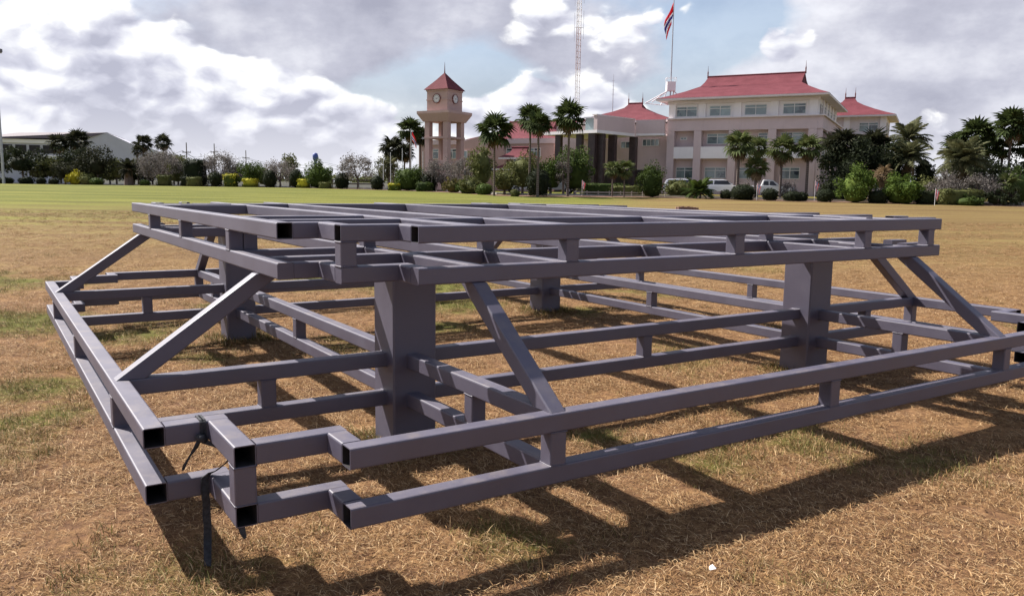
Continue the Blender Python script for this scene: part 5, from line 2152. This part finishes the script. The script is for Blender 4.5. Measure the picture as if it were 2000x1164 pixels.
tree(941, 278, 40, 6, 'bush', 'leaf_olive', 'yellowish green tree under the single tall palm', None, 0.28, 0.9, 0.25)
tree(985, 328, 44, 4, 'bush', 'leaf_olive', 'low spreading olive tree below the small pavilion', None, 0.22, 1.0, 0.25)
shrub(946, 358, 31, 0.6, 'ball', 'leaf_mid', 'bright green dome shrub left of the single tall palm trunk', None, 0.16)
shrub(915, 350, 46, 1.8, 'bush', 'leaf_mid', 'mixed low green bush behind the bright dome shrub', None, 0.2)
# ---- dense growth behind the left hand rows
for px_, top, w, off, mt, lab in ((78, 306, 70, 10, 'palm_dark', 'shadowy tree between the domed tree and the olive tree'),
                                  (178, 300, 70, 11, 'leaf_olive', 'olive backed tree behind the grey green rounded tree'),
                                  (215, 316, 60, 10, 'leaf_olive', 'low olive tree at the foot of the hall gable wall'), (262, 318, 60, 10, 'leaf_dark', 'low dark tree behind the broad thick trunked palm'),
                                  (298, 300, 64, 11, 'leaf_olive', 'olive tree behind the leftmost grey twiggy tree'), (340, 296, 60, 12, 'leaf_olive', 'wide olive tree rising behind the twiggy tree and square hedge'),
                                  (462, 320, 50, 10, 'leaf_dark', 'dark tree behind the gap left of the big dark shrub'), (520, 322, 40, 12, 'leaf_olive', 'olive tree peeping over the first dark ball pair')):
    tree(px_, top, w, off, 'bush', mt, lab, 'background trees of the left planting', 0.32, 0.9, 0.15)
# ---- tall fan palms in front of the offices
GP = 'tall fan palms in front of the offices'
fan_palm(965, 223, 76, 76.5, 'single tall fan palm right of the clock tower', GP, 'palm', 36, tr=0.10)
fan_palm(1034, 205, 60, 79.0, 'tallest fan palm, left one of the close pair', GP, 'palm', 34, tr=0.10)
fan_palm(1050, 217, 56, 75.5, 'fan palm with a straight bare trunk, right one of the close pair', GP, 'palm', 34, tr=0.11)
fan_palm(1109, 198, 70, 77.5, 'tall fan palm directly left of the portico', GP, 'palm', 36, tr=0.11)
shrub(1051, 328, 44, 2.2, 'ball', 'leaf_dark', 'dark egg shaped shrub behind the pair of tall palms', None, 0.2)
tree(1020, 296, 60, 8, 'bush', 'leaf_olive', 'olive tree left of the dark egg shaped shrub', None, 0.24, 0.9, 0.25)
tree(1075, 304, 46, 7, 'bush', 'leaf_mid', 'green tree between the egg shaped shrub and the portico', None, 0.24, 0.9, 0.25)
tree(1122, 282, 58, 6, 'bush', 'leaf_mid', 'green tree before the portico with pale flowering trunk', None, 0.24, 1.0, 0.15)
tree(1100, 300, 24, 5, 'airy', 'leaf_grey', 'thin pale flowering tree beside the portico palm', None, 0.2, 1.2, 0.15)
shrub(1006, 369, 18, -0.3, 'ball', 'leaf_olive', 'small tufted plant out on the lawn left of the palm pair', None, 0.14)
shrub(1180, 357, 86, 8.5, 'box', 'leaf_mid', 'long low hedge in front of the portico entrance', None, 0.2, 1.0, 'hedge', 'hedge', 0, 0.2)
shrub(1225, 362, 60, 5.0, 'box', 'leaf_olive', 'low hedge right of the two slim palms', None, 0.2, 1.0, 'hedge', 'hedge', 0, 0.25)
fan_palm(1196, 314, 38, 78.5, 'slim young palm, left of two before the portico columns', 'two slim young palms before the portico', 'palm_young', 18, tr=0.07)
fan_palm(1219, 313, 42, 78.5, 'slim young palm, right of two before the portico columns', 'two slim young palms before the portico', 'palm_young', 20, tr=0.07)
shrub(1274, 313, 48, 0.8, 'bush', 'leaf_mid', 'upright leafy bush standing right of the slim palms', None, 0.2, 1.0)
feather_palm(1365, 338, 56, 77.0, 'bushy clump palm before the ground floor windows', None, 'leaf_mid', 60, True, 0.08, 0.28, 0, 3, 'clump_palm')
shrub(1328, 346, 64, 7.5, 'bush', 'leaf_olive', 'low loose bush left of the clump palm', None, 0.2)
# ---- young fan palms in front of the facade
GY = 'young fan palms before the office facade'
fan_palm(1440, 254, 66, 83, 'young palm with a bare brown trunk, leftmost before the facade', GY, 'palm_young', 28, dry=10, tr=0.15)
fan_palm(1478, 268, 46, 86, 'young palm behind the short one, second before the facade', GY, 'palm_young', 24, dry=8, tr=0.13)
fan_palm(1475, 306, 52, 82, 'short bright young palm above the white pickup', GY, 'palm_young', 22, dry=6, tr=0.13)
fan_palm(1524, 266, 60, 83, 'young palm with a dark head in front of the third window bay', GY, 'palm_young', 28, dry=12, tr=0.13)
fan_palm(1575, 263, 58, 82, 'young palm in front of the corner column, rightmost of its row', GY, 'palm_young', 28, dry=10, tr=0.14)
shrub(1541, 351, 28, 9.0, 'airy', 'leaf_grey', 'grey purple bush before the ground floor corner window', None, 0.2, 1.5)
shrub(1455, 350, 30, 12, 'airy', 'leaf_grey', 'grey bush behind the estate car and leftmost young palm', None, 0.2, 1.5)
GB = 'clipped balls on the lawn before the offices'
for px_, top, w, off, lab in ((1419, 370, 22, 1.2, 'small dark clipped ball left of the biggest ball'), (1452, 359, 46, 0.4, 'biggest clipped ball, in front of the white pickup tail'),
                              (1505, 367, 29, 0.5, 'clipped ball in front of the pickup bonnet'), (1550, 373, 36, 0.3, 'wide flat clipped ball right of the pickup'),
                              (1568, 374, 20, 1.6, 'small flat clipped ball just behind the wide one'), (1612, 368, 31, 0.3, 'clipped ball before the corner column of the offices'),
                              (1717, 371, 38, 0.5, 'dark clipped ball between two bright leafy shrubs')):
    shrub(px_, top, w, off, 'ball', 'leaf_dark', lab, GB, 0.14)
shrub(1672, 322, 62, 0.8, 'bush', 'leaf_bright', 'bright pointed leafy shrub, left one of two', 'two bright leafy shrubs', 0.2, 1.9)
shrub(1762, 341, 72, 0.7, 'bush', 'leaf_bright', 'bright rounded leafy shrub, right one of two', 'two bright leafy shrubs', 0.2, 1.9)
# ---- dark palms right of the facade
GD = 'dark palms beside the offices'
fan_palm(1640, 252, 70, 84, 'dark palm with hanging brown leaves nearest the office corner', GD, 'palm_dark', 36, dry=22, tr=0.16)
feather_palm(1622, 268, 60, 86, 'brownish dark palm low beside the corner column', GD, 'palm_dark', 30, dry=16)
fan_palm(1700, 254, 80, 86, 'broad dark palm in the middle of the dark group', GD, 'palm_dark', 40, dry=16, tr=0.16)
tree(1660, 268, 110, 14, 'bush', 'leaf_dark', 'deep dark tree mass under the dark palms', None, 0.3, 1.0, 0.1)
tree(1728, 264, 100, 15, 'bush', 'leaf_dark', 'deep dark tree behind the orange palm', None, 0.3, 1.0, 0.1)
feather_palm(1768, 246, 84, 90, 'coconut palm rising behind the grey green date palm', GD, 'palm_grey', 30, True, 0.16, None, 2)
feather_palm(1772, 284, 78, 80, 'grey green date palm in front of the coconut palm', GD, 'palm_grey', 46, True, 0.22)
tree(1803, 288, 32, 13, 'bush', 'leaf_dark', 'dark narrow tree at the right of the palm group', None, 0.26, 1.0, 0.05)
fan_palm(1722, 322, 48, 75, 'small orange brown palm between the bright shrubs', None, 'palm_dry', 16, dry=8, tr=0.11)
shrub(1812, 338, 40, 6, 'bush', 'leaf_olive', 'olive bush filling the gap right of the date palm', None, 0.22)
shrub(1640, 345, 60, 7, 'bush', 'leaf_dark', 'dark bush behind the left bright shrub', None, 0.24)
shrub(1816, 372, 46, 0.9, 'box', 'leaf_dark', 'dark square hedge with a bright top beside the pink flag', None, 0.15, 1.0, 'hedge', 'hedge', 0, 0.7)
shrub(1874, 369, 84, 0.8, 'box', 'leaf_olive', 'long mounded olive hedge below the right date palm', None, 0.16, 1.0, 'hedge', 'hedge', 0, 0.4)
shrub(1893, 380, 54, -0.2, 'bush', 'leaf_mid', 'fresh green low bush in front of the long olive hedge', None, 0.15, 1.0)
shrub(1950, 371, 80, 0.8, 'bush', 'leaf_dark', 'dark low hedge at the right edge under the small palm', None, 0.17, 1.0, 'hedge', 'hedge', 0, 0.5)
tree(1848, 336, 50, 3.0, 'airy', 'leaf_grey', 'silver grey shrub left of the right date palm trunk', 'silver grey shrubs at the right', 0.17, 1.7, 0.0)
tree(1915, 338, 60, 2.6, 'airy', 'leaf_grey', 'silver grey shrub right of the right date palm trunk', 'silver grey shrubs at the right', 0.17, 1.7, 0.0)
tree(1948, 336, 50, 3.4, 'airy', 'leaf_grey', 'silver grey shrub nearest the right edge', 'silver grey shrubs at the right', 0.17, 1.5, 0.0)
feather_palm(1877, 283, 100, 72, 'wide grey green date palm at the right', None, 'palm_grey', 56, True, 0.24, None, 10)
GR = 'fan palms at the right edge'
tree(1895, 290, 90, 13, 'bush', 'leaf_dark', 'dark tree mass behind the right date palm', None, 0.3, 1.0, 0.1)
tree(1985, 300, 70, 12, 'bush', 'leaf_dark', 'dark tree mass behind the palm cut by the right edge', None, 0.3, 1.0, 0.1)
fan_palm(1898, 229, 76, 80, 'fan palm with a high domed head above the right date palm', GR, 'palm', 36)
fan_palm(1862, 260, 60, 82, 'lower fan palm on the left shoulder of the right group', GR, 'palm', 34)
fan_palm(1920, 262, 56, 83, 'lower fan palm on the right shoulder of the right group', GR, 'palm', 30)
fan_palm(1966, 213, 76, 78, 'tall fan palm against the sky at the right edge', GR, 'palm', 36, tr=0.10)
fan_palm(1952, 268, 50, 80, 'fan palm below the tall one at the right edge', GR, 'palm', 26)
fan_palm(1998, 262, 54, 79, 'fan palm cut by the right edge of the picture', GR, 'palm', 28)
fan_palm(1963, 340, 50, 69, 'small bright palm on a pale trunk in front of the dark right hedge', None, 'palm_young', 20, tr=0.09)
tree(1988, 325, 60, 4, 'bush', 'leaf_mid', 'green tree closing the right edge of the picture', None, 0.24, 1.0, 0.1)

# ---- far belts of trees that read as one mass
_pn[0] += 1
rg = np.random.default_rng(77)


def belt(name, px0, px1, y, top0, n, label, mt):
    Vs = []
    k = 0
    for i in range(n):
        px_ = px0 + (px1 - px0) * i / (n - 1) + rg.uniform(-3, 3)
        x, yy, z = at(px_, y + rg.uniform(-10, 10))
        h = (zat(px_, top0, yy) - z) * rg.uniform(.6, 1.15)
        w = h * rg.uniform(1.2, 2.2)
        m_ = 260
        d = sphere_pts(m_, rg)
        lump = rg.uniform(.75, 1.1, m_)[:, None]
        P = np.array([x, yy, z + h * .45]) + d * np.array([w, w * .6, h * .55]) * lump
        V, F = leaf_quads(P, d, max(.6, y / 300), rg, .7, .5)
        Vs.append(V)
    V = np.concatenate(Vs)
    o = link(name, np_mesh(name, V, np.arange(len(V)).reshape(-1, 4), M[mt]))
    tag(o, label, 'trees', None, 'stuff')


belt('distant_trees', -60, 900, 300, 342, 70, 'low distant belt of trees closing the horizon behind the planting', 'leaf_olive')
belt('distant_trees', 1600, 2120, 190, 335, 26, 'distant belt of dark trees behind the right planting', 'leaf_dark')
